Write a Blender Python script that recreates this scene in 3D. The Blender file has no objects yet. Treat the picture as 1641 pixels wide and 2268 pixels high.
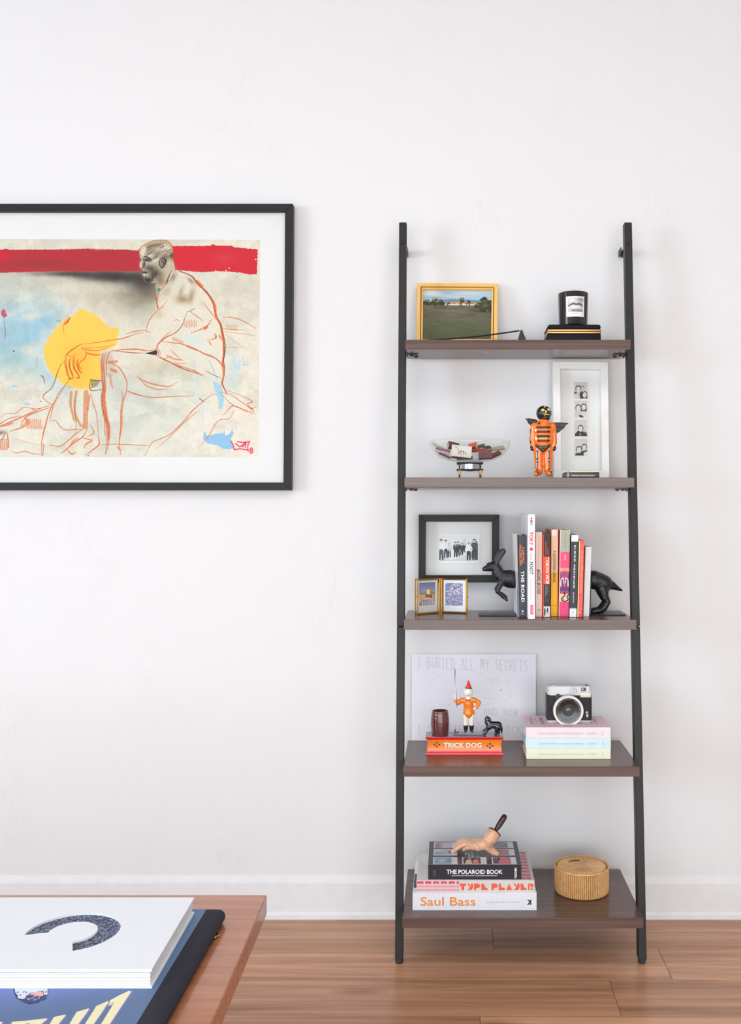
import bpy, bmesh, math, random
import numpy as np
from mathutils import Vector, Matrix, noise as mnoise
from mathutils.geometry import tessellate_polygon
random.seed(7)
rng = np.random.default_rng(7)
SC = bpy.context.scene
COL = SC.collection
# ------------------------------------------------------------------ camera, world, lights, exposure
FPX, CX, CY, ZW, CH = 2150.0, 995.0, 1135.0, 2.639, 1.10      # focal (px), vanishing point (px), wall distance, camera height
cam = bpy.data.cameras.new('camera'); camo = bpy.data.objects.new('camera', cam); COL.objects.link(camo)
camo.location = (0, -ZW, CH); camo.rotation_euler = (math.pi/2, 0, 0)
cam.sensor_fit = 'HORIZONTAL'; cam.sensor_width = 36; cam.lens = FPX/1641*36
cam.shift_x = (820.5-CX)/1641; cam.shift_y = (CY-1134)/1641
cam.clip_start = .05
SC.camera = camo
W = bpy.data.worlds.new('daylight'); SC.world = W; W.use_nodes = True
W.node_tree.nodes['Background'].inputs[0].default_value = (.93, .972, .992, 1)
W.node_tree.nodes['Background'].inputs[1].default_value = 4.2
def area(name, loc, target, sx, sy, power, col):
    l = bpy.data.lights.new(name, 'AREA'); l.shape = 'RECTANGLE'; l.size = sx; l.size_y = sy
    l.energy = power; l.color = col
    o = bpy.data.objects.new(name, l); COL.objects.link(o); o.location = loc
    o.rotation_euler = (Vector(target)-Vector(loc)).to_track_quat('-Z', 'Y').to_euler()
    return o
area('window_daylight', (-4.9, -3.35, 1.4), (0, -.8, .4), 1.5, 1.3, 72, (.64, .82, 1.0))
area('added_overhead_fill', (.1, -2.5, 2.86), (.1, -2.5, 0), 2.2, 1.3, 25, (1.0, .97, .93))  # added fill lamp, not a known fixture; brightens the upward-facing surfaces
SC.view_settings.view_transform = 'Standard'; SC.view_settings.look = 'None'
SC.view_settings.gamma = 1; SC.view_settings.use_curve_mapping = False
SC.view_settings.exposure = 0.15
# ------------------------------------------------------------------ helpers
def P(x, y, Z):
    return Vector(((x-CX)*Z/FPX, Z-ZW, CH-(y-CY)*Z/FPX))
def lin(c):
    return tuple(((v/255)/12.92 if v/255 <= .04045 else ((v/255+.055)/1.055)**2.4) for v in c)
MATS = {}
def mat(name, col, rough=.5, metal=0, coat=0, var=.06, vs=30, bump=0, bs=200, spec=.5, sheen=0):
    if name in MATS: return MATS[name]
    m = bpy.data.materials.new(name); m.use_nodes = True; nt = m.node_tree; b = nt.nodes['Principled BSDF']
    c = lin(col)
    tc = nt.nodes.new('ShaderNodeTexCoord'); n = nt.nodes.new('ShaderNodeTexNoise'); n.inputs['Scale'].default_value = vs; n.inputs['Detail'].default_value = 4
    nt.links.new(tc.outputs['Object'], n.inputs['Vector'])
    mx = nt.nodes.new('ShaderNodeMix'); mx.data_type = 'RGBA'
    mx.inputs[6].default_value = (*[v*(1-var) for v in c], 1); mx.inputs[7].default_value = (*[min(1, v*(1+var)) for v in c], 1)
    nt.links.new(n.outputs['Fac'], mx.inputs[0]); nt.links.new(mx.outputs[2], b.inputs['Base Color'])
    b.inputs['Roughness'].default_value = rough; b.inputs['Metallic'].default_value = metal
    b.inputs['Coat Weight'].default_value = coat; b.inputs['Coat Roughness'].default_value = .08
    b.inputs['Specular IOR Level'].default_value = spec; b.inputs['Sheen Weight'].default_value = sheen
    if bump:
        n2 = nt.nodes.new('ShaderNodeTexNoise'); n2.inputs['Scale'].default_value = bs; n2.inputs['Detail'].default_value = 3
        nt.links.new(tc.outputs['Object'], n2.inputs['Vector'])
        bp = nt.nodes.new('ShaderNodeBump'); bp.inputs['Strength'].default_value = bump; bp.inputs['Distance'].default_value = .001
        nt.links.new(n2.outputs['Fac'], bp.inputs['Height']); nt.links.new(bp.outputs[0], b.inputs['Normal'])
    MATS[name] = m; return m
def wood(name, dark, light, rough=.35, sx=1.2, sy=40, knots=False, rnd=False, coat=0, axis=0, lo=.35, hi=.7, spec=.5):
    if name in MATS: return MATS[name]
    m = bpy.data.materials.new(name); m.use_nodes = True; nt = m.node_tree; N = nt.nodes.new; L = nt.links.new
    b = nt.nodes['Principled BSDF']
    tc = N('ShaderNodeTexCoord'); mp = N('ShaderNodeMapping'); L(tc.outputs['Object'], mp.inputs[0])
    s = [sy, sy, sy]; s[axis] = sx; mp.inputs['Scale'].default_value = s
    n = N('ShaderNodeTexNoise'); n.inputs['Scale'].default_value = 1; n.inputs['Detail'].default_value = 8; n.inputs['Roughness'].default_value = .62; n.inputs['Distortion'].default_value = .4
    if rnd:
        oi = N('ShaderNodeObjectInfo'); mu = N('ShaderNodeVectorMath'); mu.operation = 'ADD'
        sc = N('ShaderNodeMath'); sc.operation = 'MULTIPLY'; sc.inputs[1].default_value = 60
        L(oi.outputs['Random'], sc.inputs[0]); L(mp.outputs[0], mu.inputs[0]); L(sc.outputs[0], mu.inputs[1]); L(mu.outputs[0], n.inputs['Vector'])
    else: L(mp.outputs[0], n.inputs['Vector'])
    r = N('ShaderNodeValToRGB'); L(n.outputs['Fac'], r.inputs[0])
    r.color_ramp.elements[0].position = lo; r.color_ramp.elements[0].color = (*lin(dark), 1)
    r.color_ramp.elements[1].position = hi; r.color_ramp.elements[1].color = (*lin(light), 1)
    col = r.outputs[0]
    if rnd:
        hv = N('ShaderNodeHueSaturation'); mr = N('ShaderNodeMapRange'); mr.inputs[3].default_value = .88; mr.inputs[4].default_value = 1.14
        L(oi.outputs['Random'], mr.inputs[0]); L(mr.outputs[0], hv.inputs['Value']); L(col, hv.inputs['Color']); col = hv.outputs[0]
    if knots:
        mp2 = N('ShaderNodeMapping'); L(tc.outputs['Object'], mp2.inputs[0]); s2 = [7, 7, 7]; s2[axis] = 2.0; mp2.inputs['Scale'].default_value = s2
        v = N('ShaderNodeTexVoronoi'); v.inputs['Scale'].default_value = 1
        src = mp2.outputs[0]
        if rnd:
            m3 = N('ShaderNodeVectorMath'); m3.operation = 'ADD'; L(src, m3.inputs[0]); L(sc.outputs[0], m3.inputs[1]); src = m3.outputs[0]
        L(src, v.inputs['Vector'])
        r2 = N('ShaderNodeValToRGB'); r2.color_ramp.elements[0].position = .03; r2.color_ramp.elements[0].color = (.62, .52, .46, 1)
        r2.color_ramp.elements[1].position = .16; r2.color_ramp.elements[1].color = (1, 1, 1, 1); L(v.outputs['Distance'], r2.inputs[0])
        mm = N('ShaderNodeMix'); mm.data_type = 'RGBA'; mm.blend_type = 'MULTIPLY'; mm.inputs[0].default_value = 1
        L(col, mm.inputs[6]); L(r2.outputs[0], mm.inputs[7]); col = mm.outputs[2]
    L(col, b.inputs['Base Color']); b.inputs['Roughness'].default_value = rough; b.inputs['Coat Weight'].default_value = coat
    b.inputs['Specular IOR Level'].default_value = spec
    bp = N('ShaderNodeBump'); bp.inputs['Strength'].default_value = .15; bp.inputs['Distance'].default_value = .0005
    L(n.outputs['Fac'], bp.inputs['Height']); L(bp.outputs[0], b.inputs['Normal'])
    MATS[name] = m; return m
def thin_glass(name, tint=(.97, .985, .98), k=1.0):
    m = bpy.data.materials.new(name); m.use_nodes = True; nt = m.node_tree; N = nt.nodes.new; L = nt.links.new
    nt.nodes.remove(nt.nodes['Principled BSDF'])
    t = N('ShaderNodeBsdfTransparent'); t.inputs[0].default_value = (*tint, 1)
    g = N('ShaderNodeBsdfGlossy'); g.inputs['Roughness'].default_value = .02
    f = N('ShaderNodeLayerWeight'); f.inputs[0].default_value = .5
    pw = N('ShaderNodeMath'); pw.operation = 'POWER'; pw.inputs[1].default_value = 4; L(f.outputs['Facing'], pw.inputs[0])
    mu = N('ShaderNodeMath'); mu.operation = 'MULTIPLY_ADD'; mu.inputs[1].default_value = .6*k; mu.inputs[2].default_value = .035*k; L(pw.outputs[0], mu.inputs[0])
    x = N('ShaderNodeMixShader'); L(mu.outputs[0], x.inputs[0]); L(t.outputs[0], x.inputs[1]); L(g.outputs[0], x.inputs[2])
    L(x.outputs[0], nt.nodes['Material Output'].inputs[0]); MATS[name] = m; return m
def wloc(o):
    v = Vector((0, 0, 0))
    return v + o.location if o.type == 'EMPTY' else (o.location.copy() if o.parent is None else Vector((0, 0, 0)))
def link(name, me, mt, parent=None, origin=None, label=None):
    if mt is not None:
        for q in (mt if isinstance(mt, (list, tuple)) else [mt]): me.materials.append(q)
    o = bpy.data.objects.new(name, me); COL.objects.link(o)
    if parent is not None:
        o.parent = parent; o.matrix_parent_inverse = Matrix.Translation(-wloc(parent))
    elif origin is not None:
        me.transform(Matrix.Translation(-Vector(origin))); o.location = origin
    if label: o['label'] = label
    return o
def tag(o, label, cat, group=None):
    o['label'] = label; o['category'] = cat
    if group: o['group'] = group
    return o
def thing(name, loc, label, cat, group=None):
    o = bpy.data.objects.new(name, None); COL.objects.link(o); o.location = loc; o.empty_display_size = .05
    return tag(o, label, cat, group)
class MB:
    def __init__(s): s.b = bmesh.new(); s.uv = None
    def _xf(s, vs, M):
        if M is not None:
            for v in vs: v.co = M @ v.co
    def box(s, a, b, bev=0, M=None, seg=1):
        a, b = Vector(a), Vector(b); c = (a+b)/2; d = Vector((abs(b.x-a.x), abs(b.y-a.y), abs(b.z-a.z)))
        t = bmesh.new(); bmesh.ops.create_cube(t, size=1, matrix=Matrix.Translation(c) @ Matrix.Diagonal((*d, 1)))
        if bev: bmesh.ops.bevel(t, geom=t.edges[:], offset=min(bev, min(d)*.49), segments=seg, affect='EDGES', profile=.5)
        s._join(t, M); return s
    def _join(s, t, M=None):
        if M is not None: bmesh.ops.transform(t, matrix=M, verts=t.verts)
        mp = {v: s.b.verts.new(v.co) for v in t.verts}
        for f in t.faces:
            try: s.b.faces.new([mp[v] for v in f.verts])
            except ValueError: pass
        t.free()
    def frame(s, O, A, B, C, bev=0, seg=1):
        """box spanned by O + A,B,C"""
        M = Matrix((( A.x, B.x, C.x, O.x), (A.y, B.y, C.y, O.y), (A.z, B.z, C.z, O.z), (0, 0, 0, 1)))
        t = bmesh.new(); bmesh.ops.create_cube(t, size=1, matrix=Matrix.Translation((.5, .5, .5)))
        bmesh.ops.transform(t, matrix=M, verts=t.verts)
        if M.determinant() < 0: bmesh.ops.reverse_faces(t, faces=t.faces)
        if bev: bmesh.ops.bevel(t, geom=t.edges[:], offset=bev, segments=seg, affect='EDGES', profile=.5)
        s._join(t); return s
    def lathe(s, prof, c, n=32, M=None, wob=None):
        c = Vector(c); rings = []
        t = bmesh.new()
        for r, z in prof:
            if r < 1e-6: rings.append([t.verts.new((0, 0, z))])
            else: rings.append([t.verts.new(((r if wob is None else r*(1+wob(k/n)))*math.cos(2*math.pi*k/n), (r if wob is None else r*(1+wob(k/n)))*math.sin(2*math.pi*k/n), z)) for k in range(n)])
        for p, q in zip(rings, rings[1:]):
            for k in range(n):
                k2 = (k+1) % n
                if len(p) == 1 and len(q) == 1: break
                if len(p) == 1: t.faces.new((p[0], q[k2], q[k]))
                elif len(q) == 1: t.faces.new((p[k], p[k2], q[0]))
                else: t.faces.new((p[k], p[k2], q[k2], q[k]))
        MM = Matrix.Translation(c) if M is None else Matrix.Translation(c) @ M
        s._join(t, MM); return s
    def tube(s, pts, r, n=8, closed=False, caps=True):
        pts = [Vector(p) for p in pts]; m = len(pts); rings = []
        rr = r if isinstance(r, (list, tuple)) else [r]*m
        up = None
        for i, p in enumerate(pts):
            a = pts[(i-1) % m] if (closed or i > 0) else p; b = pts[(i+1) % m] if (closed or i < m-1) else p
            d = (b-a).normalized()
            if up is None: up = d.orthogonal().normalized()
            u = (up - d*up.dot(d)).normalized(); up = u; w = d.cross(u)
            rings.append([s.b.verts.new(p+rr[i]*(math.cos(2*math.pi*k/n)*u+math.sin(2*math.pi*k/n)*w)) for k in range(n)])
        prs = list(zip(rings, rings[1:])) + ([(rings[-1], rings[0])] if closed else [])
        for p, q in prs:
            for k in range(n): s.b.faces.new((p[k], p[(k+1) % n], q[(k+1) % n], q[k]))
        if caps and not closed:
            s.b.faces.new(rings[0][::-1]); s.b.faces.new(rings[-1])
        return s
    def prism(s, poly, O, U, V, D, hole=None):
        """poly 2d in (U,V) plane from O, extruded by D"""
        polys = [poly] + ([hole] if hole else [])
        fl = [p for q in polys for p in q]
        tris = tessellate_polygon([[Vector((p[0], p[1], 0)) for p in q] for q in polys])
        t0 = [s.b.verts.new(O+U*p[0]+V*p[1]) for p in fl]; t1 = [s.b.verts.new(O+U*p[0]+V*p[1]+D) for p in fl]
        for a, b, c in tris:
            for f in ((t0[a], t0[b], t0[c]), (t1[c], t1[b], t1[a])):
                try: s.b.faces.new(f)
                except ValueError: pass
        i0 = 0
        for q in polys:
            m = len(q)
            for k in range(m):
                a, b = i0+k, i0+(k+1) % m
                s.b.faces.new((t0[a], t0[b], t1[b], t1[a]))
            i0 += m
        return s
    def sph(s, c, r, sub=2, sc=(1, 1, 1), M=None):
        t = bmesh.new(); bmesh.ops.create_icosphere(t, subdivisions=sub, radius=1, matrix=Matrix.Diagonal((r*sc[0], r*sc[1], r*sc[2], 1)))
        s._join(t, Matrix.Translation(Vector(c)) @ (M if M is not None else Matrix())); return s
    def done(s, name, mt, parent=None, smooth=False, origin=None, label=None, ang=None):
        bmesh.ops.recalc_face_normals(s.b, faces=s.b.faces[:])
        me = bpy.data.meshes.new(name); s.b.to_mesh(me); s.b.free()
        if smooth:
            me.polygons.foreach_set('use_smooth', [True]*len(me.polygons))
            if ang: me.set_sharp_from_angle(angle=math.radians(ang))
        return link(name, me, mt, parent, origin, label)
def blob(name, prims, mt, parent=None, vox=.0015, sm=6, label=None, origin=None, disp=0, ds=150):
    """prims: ('c', p0, r0, p1, r1) tapered capsules and ('e', c, (rx,ry,rz), M) ellipsoids fused into ONE continuous surface"""
    b = bmesh.new()
    for p in prims:
        t = bmesh.new()
        if p[0] == 'c':
            bmesh.ops.create_icosphere(t, subdivisions=3, radius=p[2], matrix=Matrix.Translation(p[1]))
            bmesh.ops.create_icosphere(t, subdivisions=3, radius=p[4], matrix=Matrix.Translation(p[3]))
            h = bmesh.ops.convex_hull(t, input=t.verts[:])
            bmesh.ops.delete(t, geom=list({g for g in h['geom_interior'] if isinstance(g, bmesh.types.BMVert)}), context='VERTS')
            seen = [f for f in t.faces]
        else:
            M = p[3] if len(p) > 3 and p[3] is not None else Matrix()
            bmesh.ops.create_icosphere(t, subdivisions=3, radius=1, matrix=Matrix.Translation(p[1]) @ M @ Matrix.Diagonal((*p[2], 1)))
        mp = {v: b.verts.new(v.co) for v in t.verts}
        for f in t.faces:
            try: b.faces.new([mp[v] for v in f.verts])
            except ValueError: pass
        t.free()
    me = bpy.data.meshes.new('tmp'); b.to_mesh(me); b.free()
    o = bpy.data.objects.new('tmp', me); COL.objects.link(o)
    r = o.modifiers.new('r', 'REMESH'); r.mode = 'VOXEL'; r.voxel_size = vox
    s = o.modifiers.new('s', 'SMOOTH'); s.factor = .5; s.iterations = sm
    dg = bpy.context.evaluated_depsgraph_get()
    nm = bpy.data.meshes.new_from_object(o.evaluated_get(dg)); bpy.data.objects.remove(o); bpy.data.meshes.remove(me)
    if disp:
        for v in nm.vertices: v.co += v.normal*disp*mnoise.noise(v.co*ds)
    nm.name = name; nm.materials.clear()
    nm.polygons.foreach_set('use_smooth', [True]*len(nm.polygons))
    return link(name, nm, mt, parent, origin, label)
def text(body, O, U, V, mt, parent, name='lettering', bold=0.0, depth=.0003, shear=0, space=1.0, n=None, slab=False):
    """flat print: the string fitted to the parallelogram O,U,V, standing proud by depth"""
    cu = bpy.data.curves.new('t', 'FONT'); cu.body = body; cu.offset = bold; cu.shear = shear; cu.space_character = space; cu.resolution_u = 3; cu.space_line = .85
    o = bpy.data.objects.new('t', cu); COL.objects.link(o)
    dg = bpy.context.evaluated_depsgraph_get(); me = bpy.data.meshes.new_from_object(o.evaluated_get(dg))
    bpy.data.objects.remove(o); bpy.data.curves.remove(cu)
    xs = [v.co.x for v in me.vertices]; ys = [v.co.y for v in me.vertices]
    x0, x1, y0, y1 = min(xs), max(xs), min(ys), max(ys)
    Nn = U.cross(V).normalized()*depth if n is None else n
    for v in me.vertices: v.co = O+U*((v.co.x-x0)/(x1-x0))+V*((v.co.y-y0)/max(1e-6, y1-y0))+Nn
    me.name = name
    return link(name, me, mt, parent)
# ---------------------------------------------------------------- painted prints (numpy)
class Canvas:
    """print or painting, in photo pixels: covers [x0,x1]x[y0,y1] at k texels per pixel"""
    def __init__(s, x0, y0, x1, y1, k, bg=(255, 255, 255)):
        s.x0, s.y0, s.k = x0, y0, k; s.w = int((x1-x0)*k); s.h = int((y1-y0)*k)
        s.a = np.ones((s.h, s.w, 3))*np.array(bg, float)/255; s.z = (0, 0, 1)
        s.grain = s.nz(2.2, 91); s.fb = s.fbm(60, 17, 4)
    def zoom(s, ox, oy, sc): s.z = (ox, oy, sc); return s
    def c(s, p):
        p = np.asarray(p, float).reshape(-1, 2); ox, oy, sc = s.z
        return np.stack([(p[:, 0]/sc+ox-s.x0)*s.k, (p[:, 1]/sc+oy-s.y0)*s.k], 1)
    def r(s, v): return v/s.z[2]*s.k
    def nz(s, cell, seed=None, ax=1.0, ay=1.0):
        h, w = s.h, s.w; gy, gx = max(2, int(h/cell/ay)+3), max(2, int(w/cell/ax)+3)
        g = np.random.default_rng(seed).random((gy, gx))
        y = np.linspace(0, gy-2.01, h); x = np.linspace(0, gx-2.01, w)
        yi = y.astype(int); xi = x.astype(int); fy = (y-yi)[:, None]; fx = (x-xi)[None]
        fy = fy*fy*(3-2*fy); fx = fx*fx*(3-2*fx)
        a = g[yi][:, xi]; b = g[yi][:, xi+1]; c = g[yi+1][:, xi]; d = g[yi+1][:, xi+1]
        return (a*(1-fx)+b*fx)*(1-fy)+(c*(1-fx)+d*fx)*fy
    def fbm(s, cell, seed=0, o=4, ax=1, ay=1): return sum(s.nz(max(2, cell/2**i), seed+i, ax, ay)/2**i for i in range(o))/sum(1/2**i for i in range(o))
    def blend(s, m, col, box=None):
        c = np.array(col, float)/255
        if box is None: s.a = s.a*(1-m[..., None])+c*m[..., None]
        else:
            y0, y1, x0, x1 = box; s.a[y0:y1, x0:x1] = s.a[y0:y1, x0:x1]*(1-m[..., None])+c*m[..., None]
    def bbox(s, p, pad):
        x0 = int(max(0, p[:, 0].min()-pad)); x1 = int(min(s.w, p[:, 0].max()+pad+1)); y0 = int(max(0, p[:, 1].min()-pad)); y1 = int(min(s.h, p[:, 1].max()+pad+1))
        return (y0, y1, x0, x1) if x1 > x0 and y1 > y0 else None
    def poly(s, pts, col, al=1, soft=.7, rough=0):
        p = s.c(pts); soft = max(.5, s.r(soft)) if soft > 1 else .6; b = s.bbox(p, soft*3)
        if not b: return
        y0, y1, x0, x1 = b; X, Y = np.meshgrid(np.arange(x0, x1)+.5, np.arange(y0, y1)+.5)
        if rough: X = X+(s.nz(6, 3)[y0:y1, x0:x1]-.5)*rough*2; Y = Y+(s.nz(7, 4)[y0:y1, x0:x1]-.5)*rough*2
        ins = np.zeros(X.shape, bool)
        q = np.roll(p, -1, 0)
        for (ax, ay), (bx, by) in zip(p, q):
            if ay == by: continue
            ins ^= ((ay > Y) != (by > Y)) & (X < (bx-ax)*(Y-ay)/(by-ay)+ax)
        m = ins.astype(float)
        if soft > .7:
            n = int(soft)
            for _ in range(2):
                for axx in (0, 1):
                    kk = 2*n+1; cs = np.cumsum(np.pad(m, [(n+1, n) if i == axx else (0, 0) for i in (0, 1)], mode='edge'), axx)
                    m = (np.take(cs, range(kk, cs.shape[axx]), axx)-np.take(cs, range(0, cs.shape[axx]-kk), axx))/kk
        s.blend(m*al, col, b)
    def rect(s, x0, y0, x1, y1, col, al=1): s.poly([(x0, y0), (x1, y0), (x1, y1), (x0, y1)], col, al)
    def ell(s, x, y, rx, ry, col, al=1, ang=0, soft=.15):
        p = s.c([(x, y)])[0]; rx, ry = s.r(rx), s.r(ry); R = max(rx, ry)*1.6+2
        b = s.bbox(np.array([p]), R)
        if not b: return
        y0, y1, x0, x1 = b; X, Y = np.meshgrid(np.arange(x0, x1)+.5-p[0], np.arange(y0, y1)+.5-p[1])
        ca, sa = math.cos(ang), math.sin(ang); d = np.sqrt(((X*ca+Y*sa)/rx)**2+((-X*sa+Y*ca)/ry)**2)
        s.blend(np.clip((1+soft/2-d)/max(soft, 1/max(1, min(rx, ry))), 0, 1)*al, col, b)
    def smear(s, x, y, rx, ry, col, al=.5, ang=0, n=0):
        p = s.c([(x, y)])[0]; rx, ry = s.r(rx), s.r(ry); b = s.bbox(np.array([p]), max(rx, ry)*2.2)
        if not b: return
        y0, y1, x0, x1 = b; X, Y = np.meshgrid(np.arange(x0, x1)+.5-p[0], np.arange(y0, y1)+.5-p[1])
        ca, sa = math.cos(ang), math.sin(ang); m = np.exp(-(((X*ca+Y*sa)/rx)**2+((-X*sa+Y*ca)/ry)**2))
        if n: m = m*(1-n+n*2*s.fb[y0:y1, x0:x1])
        s.blend(np.clip(m*al, 0, 1), col, b)
    def line(s, pts, w, col, al=1, chalk=0, taper=False, smooth=True):
        p = s.c(pts); w = max(.9, s.r(w))
        if smooth and len(p) > 2:
            q = np.vstack([2*p[0]-p[1], p, 2*p[-1]-p[-2]]); out = []
            for i in range(1, len(q)-2):
                for t in np.linspace(0, 1, 6, endpoint=False):
                    a, b_, c_, d = q[i-1:i+3]; out.append(.5*(2*b_+(c_-a)*t+(2*a-5*b_+4*c_-d)*t*t+(3*b_-a-3*c_+d)*t**3))
            out.append(p[-1]); p = np.array(out)
        b = s.bbox(p, w+2)
        if not b: return
        y0, y1, x0, x1 = b; m = np.zeros((y1-y0, x1-x0)); n = len(p)-1
        for i in range(n):
            (ax, ay), (bx, by) = p[i], p[i+1]
            ww = w*(.35+.65*math.sin(math.pi*(i+.5)/n)) if taper else w
            u0, u1, v0, v1 = int(max(x0, min(ax, bx)-ww-2)), int(min(x1, max(ax, bx)+ww+3)), int(max(y0, min(ay, by)-ww-2)), int(min(y1, max(ay, by)+ww+3))
            if u1 <= u0 or v1 <= v0: continue
            X, Y = np.meshgrid(np.arange(u0, u1)+.5, np.arange(v0, v1)+.5)
            L = (bx-ax)**2+(by-ay)**2+1e-9; t = np.clip(((X-ax)*(bx-ax)+(Y-ay)*(by-ay))/L, 0, 1)
            d = np.hypot(X-ax-t*(bx-ax), Y-ay-t*(by-ay)); v = np.clip(ww/2+.6-d, 0, 1)
            sl = (slice(v0-y0, v1-y0), slice(u0-x0, u1-x0)); m[sl] = np.maximum(m[sl], v)
        if chalk: m = m*np.clip(1-chalk+chalk*1.6*s.grain[y0:y1, x0:x1], 0, 1)
        s.blend(m*al, col, b)
    def image(s, name, rough=.6, spec=.3):
        im = bpy.data.images.new(name, s.w, s.h); px = np.ones((s.h, s.w, 4), np.float32); px[..., :3] = np.clip(s.a[::-1], 0, 1)
        im.pixels.foreach_set(px.ravel()); im.update(); im.pack()
        m = bpy.data.materials.new(name); m.use_nodes = True; nt = m.node_tree; b = nt.nodes['Principled BSDF']
        t = nt.nodes.new('ShaderNodeTexImage'); t.image = im; t.extension = 'EXTEND'; nt.links.new(t.outputs[0], b.inputs['Base Color'])
        b.inputs['Roughness'].default_value = rough; b.inputs['Specular IOR Level'].default_value = spec
        return m
G = {  # single-stroke capitals on a 4x6 grid, y up
'A': [[(0,0),(2,6),(4,0)],[(.8,2.4),(3.2,2.4)]], 'B': [[(0,0),(0,6),(2.5,6),(3.5,4.6),(2.4,3.2),(0,3.2)],[(2.4,3.2),(4,1.6),(2.6,0),(0,0)]],
'C': [[(4,5),(2.4,6),(.4,4.6),(.4,1.4),(2.4,0),(4,1)]], 'D': [[(0,0),(0,6),(2.4,5.6),(4,3),(2.4,.3),(0,0)]], 'E': [[(4,6),(0,6),(0,0),(4,0)],[(0,3.1),(3,3.1)]],
'F': [[(4,6),(0,6),(0,0)],[(0,3.1),(3,3.1)]], 'G': [[(4,5),(2,6),(0,4),(0,2),(2,0),(4,1),(4,3),(2.4,3)]], 'H': [[(0,0),(0,6)],[(4,0),(4,6)],[(0,3),(4,3)]],
'I': [[(2,0),(2,6)],[(1,0),(3,0)],[(1,6),(3,6)]], 'J': [[(3,6),(3,1),(1.6,0),(.3,1.2)]], 'K': [[(0,0),(0,6)],[(4,6),(0,2.6)],[(1.4,3.6),(4,0)]], 'L': [[(0,6),(0,0),(3.6,0)]],
'M': [[(0,0),(.3,6),(2,2),(3.7,6),(4,0)]], 'N': [[(0,0),(0,6),(4,0),(4,6)]], 'O': [[(2,6),(.2,4.5),(.2,1.5),(2,0),(3.8,1.5),(3.8,4.5),(2,6)]],
'P': [[(0,0),(0,6),(2.6,6),(3.8,4.5),(2.6,3),(0,3)]], 'R': [[(0,0),(0,6),(2.6,6),(3.8,4.5),(2.6,3),(0,3)],[(1.6,3),(4,0)]], 'S': [[(3.8,5.2),(2,6),(.3,4.7),(2,3.1),(3.8,1.6),(2,0),(.2,.9)]],
'T': [[(0,6),(4,6)],[(2,6),(2,0)]], 'U': [[(0,6),(0,1.4),(2,0),(4,1.4),(4,6)]], 'V': [[(0,6),(2,0),(4,6)]], 'W': [[(0,6),(1,0),(2,4),(3,0),(4,6)]], 'Y': [[(0,6),(2,3),(4,6)],[(2,3),(2,0)]], 'Z': [[(0,6),(4,6),(0,0),(4,0)]]}
def sketch(cv, s, x0, x1, ytop, h, w, col, al, dy=0, jit=.3):
    r = random.Random(len(s)); n = len(s); cw = (x1-x0)/n
    for i, ch in enumerate(s):
        if ch not in G: continue
        ox = x0+i*cw; oy = ytop+dy*i/n+r.uniform(-.03, .03)*h
        for st in G[ch]:
            for off in (0, .8):
                pts = [(ox+(px+off+r.uniform(-jit, jit)*.4)*cw*.165, oy+h-(py+r.uniform(-jit, jit)*.5)*h/6) for px, py in st]
                cv.line(pts, w, col, al, smooth=False)
def sheet(name, TL, TR, BR, BL, mt, parent, th=.001, back=None, label=None, origin=None):
    """thin slab with real thickness whose front carries a print"""
    n = (TR-TL).cross(BL-TL).normalized()*th      # points away from the viewer
    if n.y < -1e-9 and abs(n.z) < abs(n.y): n = -n
    if abs(n.z) > abs(n.y) and n.z > 0: n = -n
    vs = [TL, TR, BR, BL] + [p+n for p in (TL, TR, BR, BL)]
    me = bpy.data.meshes.new(name)
    me.from_pydata([tuple(v) for v in vs], [], [(0, 3, 2, 1), (4, 5, 6, 7), (0, 1, 5, 4), (1, 2, 6, 5), (2, 3, 7, 6), (3, 0, 4, 7)])
    uv = me.uv_layers.new(name='UVMap'); um = {0: (0, 1), 1: (1, 1), 2: (1, 0), 3: (0, 0)}
    for f in me.polygons:
        f.material_index = 0 if f.index == 0 else 1
        for li in f.loop_indices:
            vi = me.loops[li].vertex_index; uv.data[li].uv = um[vi] if f.index == 0 else (0, 0)
    me.update()
    o = link(name, me, [mt, back or mat('paper_white', (240, 240, 238), .7)], parent, origin, label)
    return o
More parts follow.
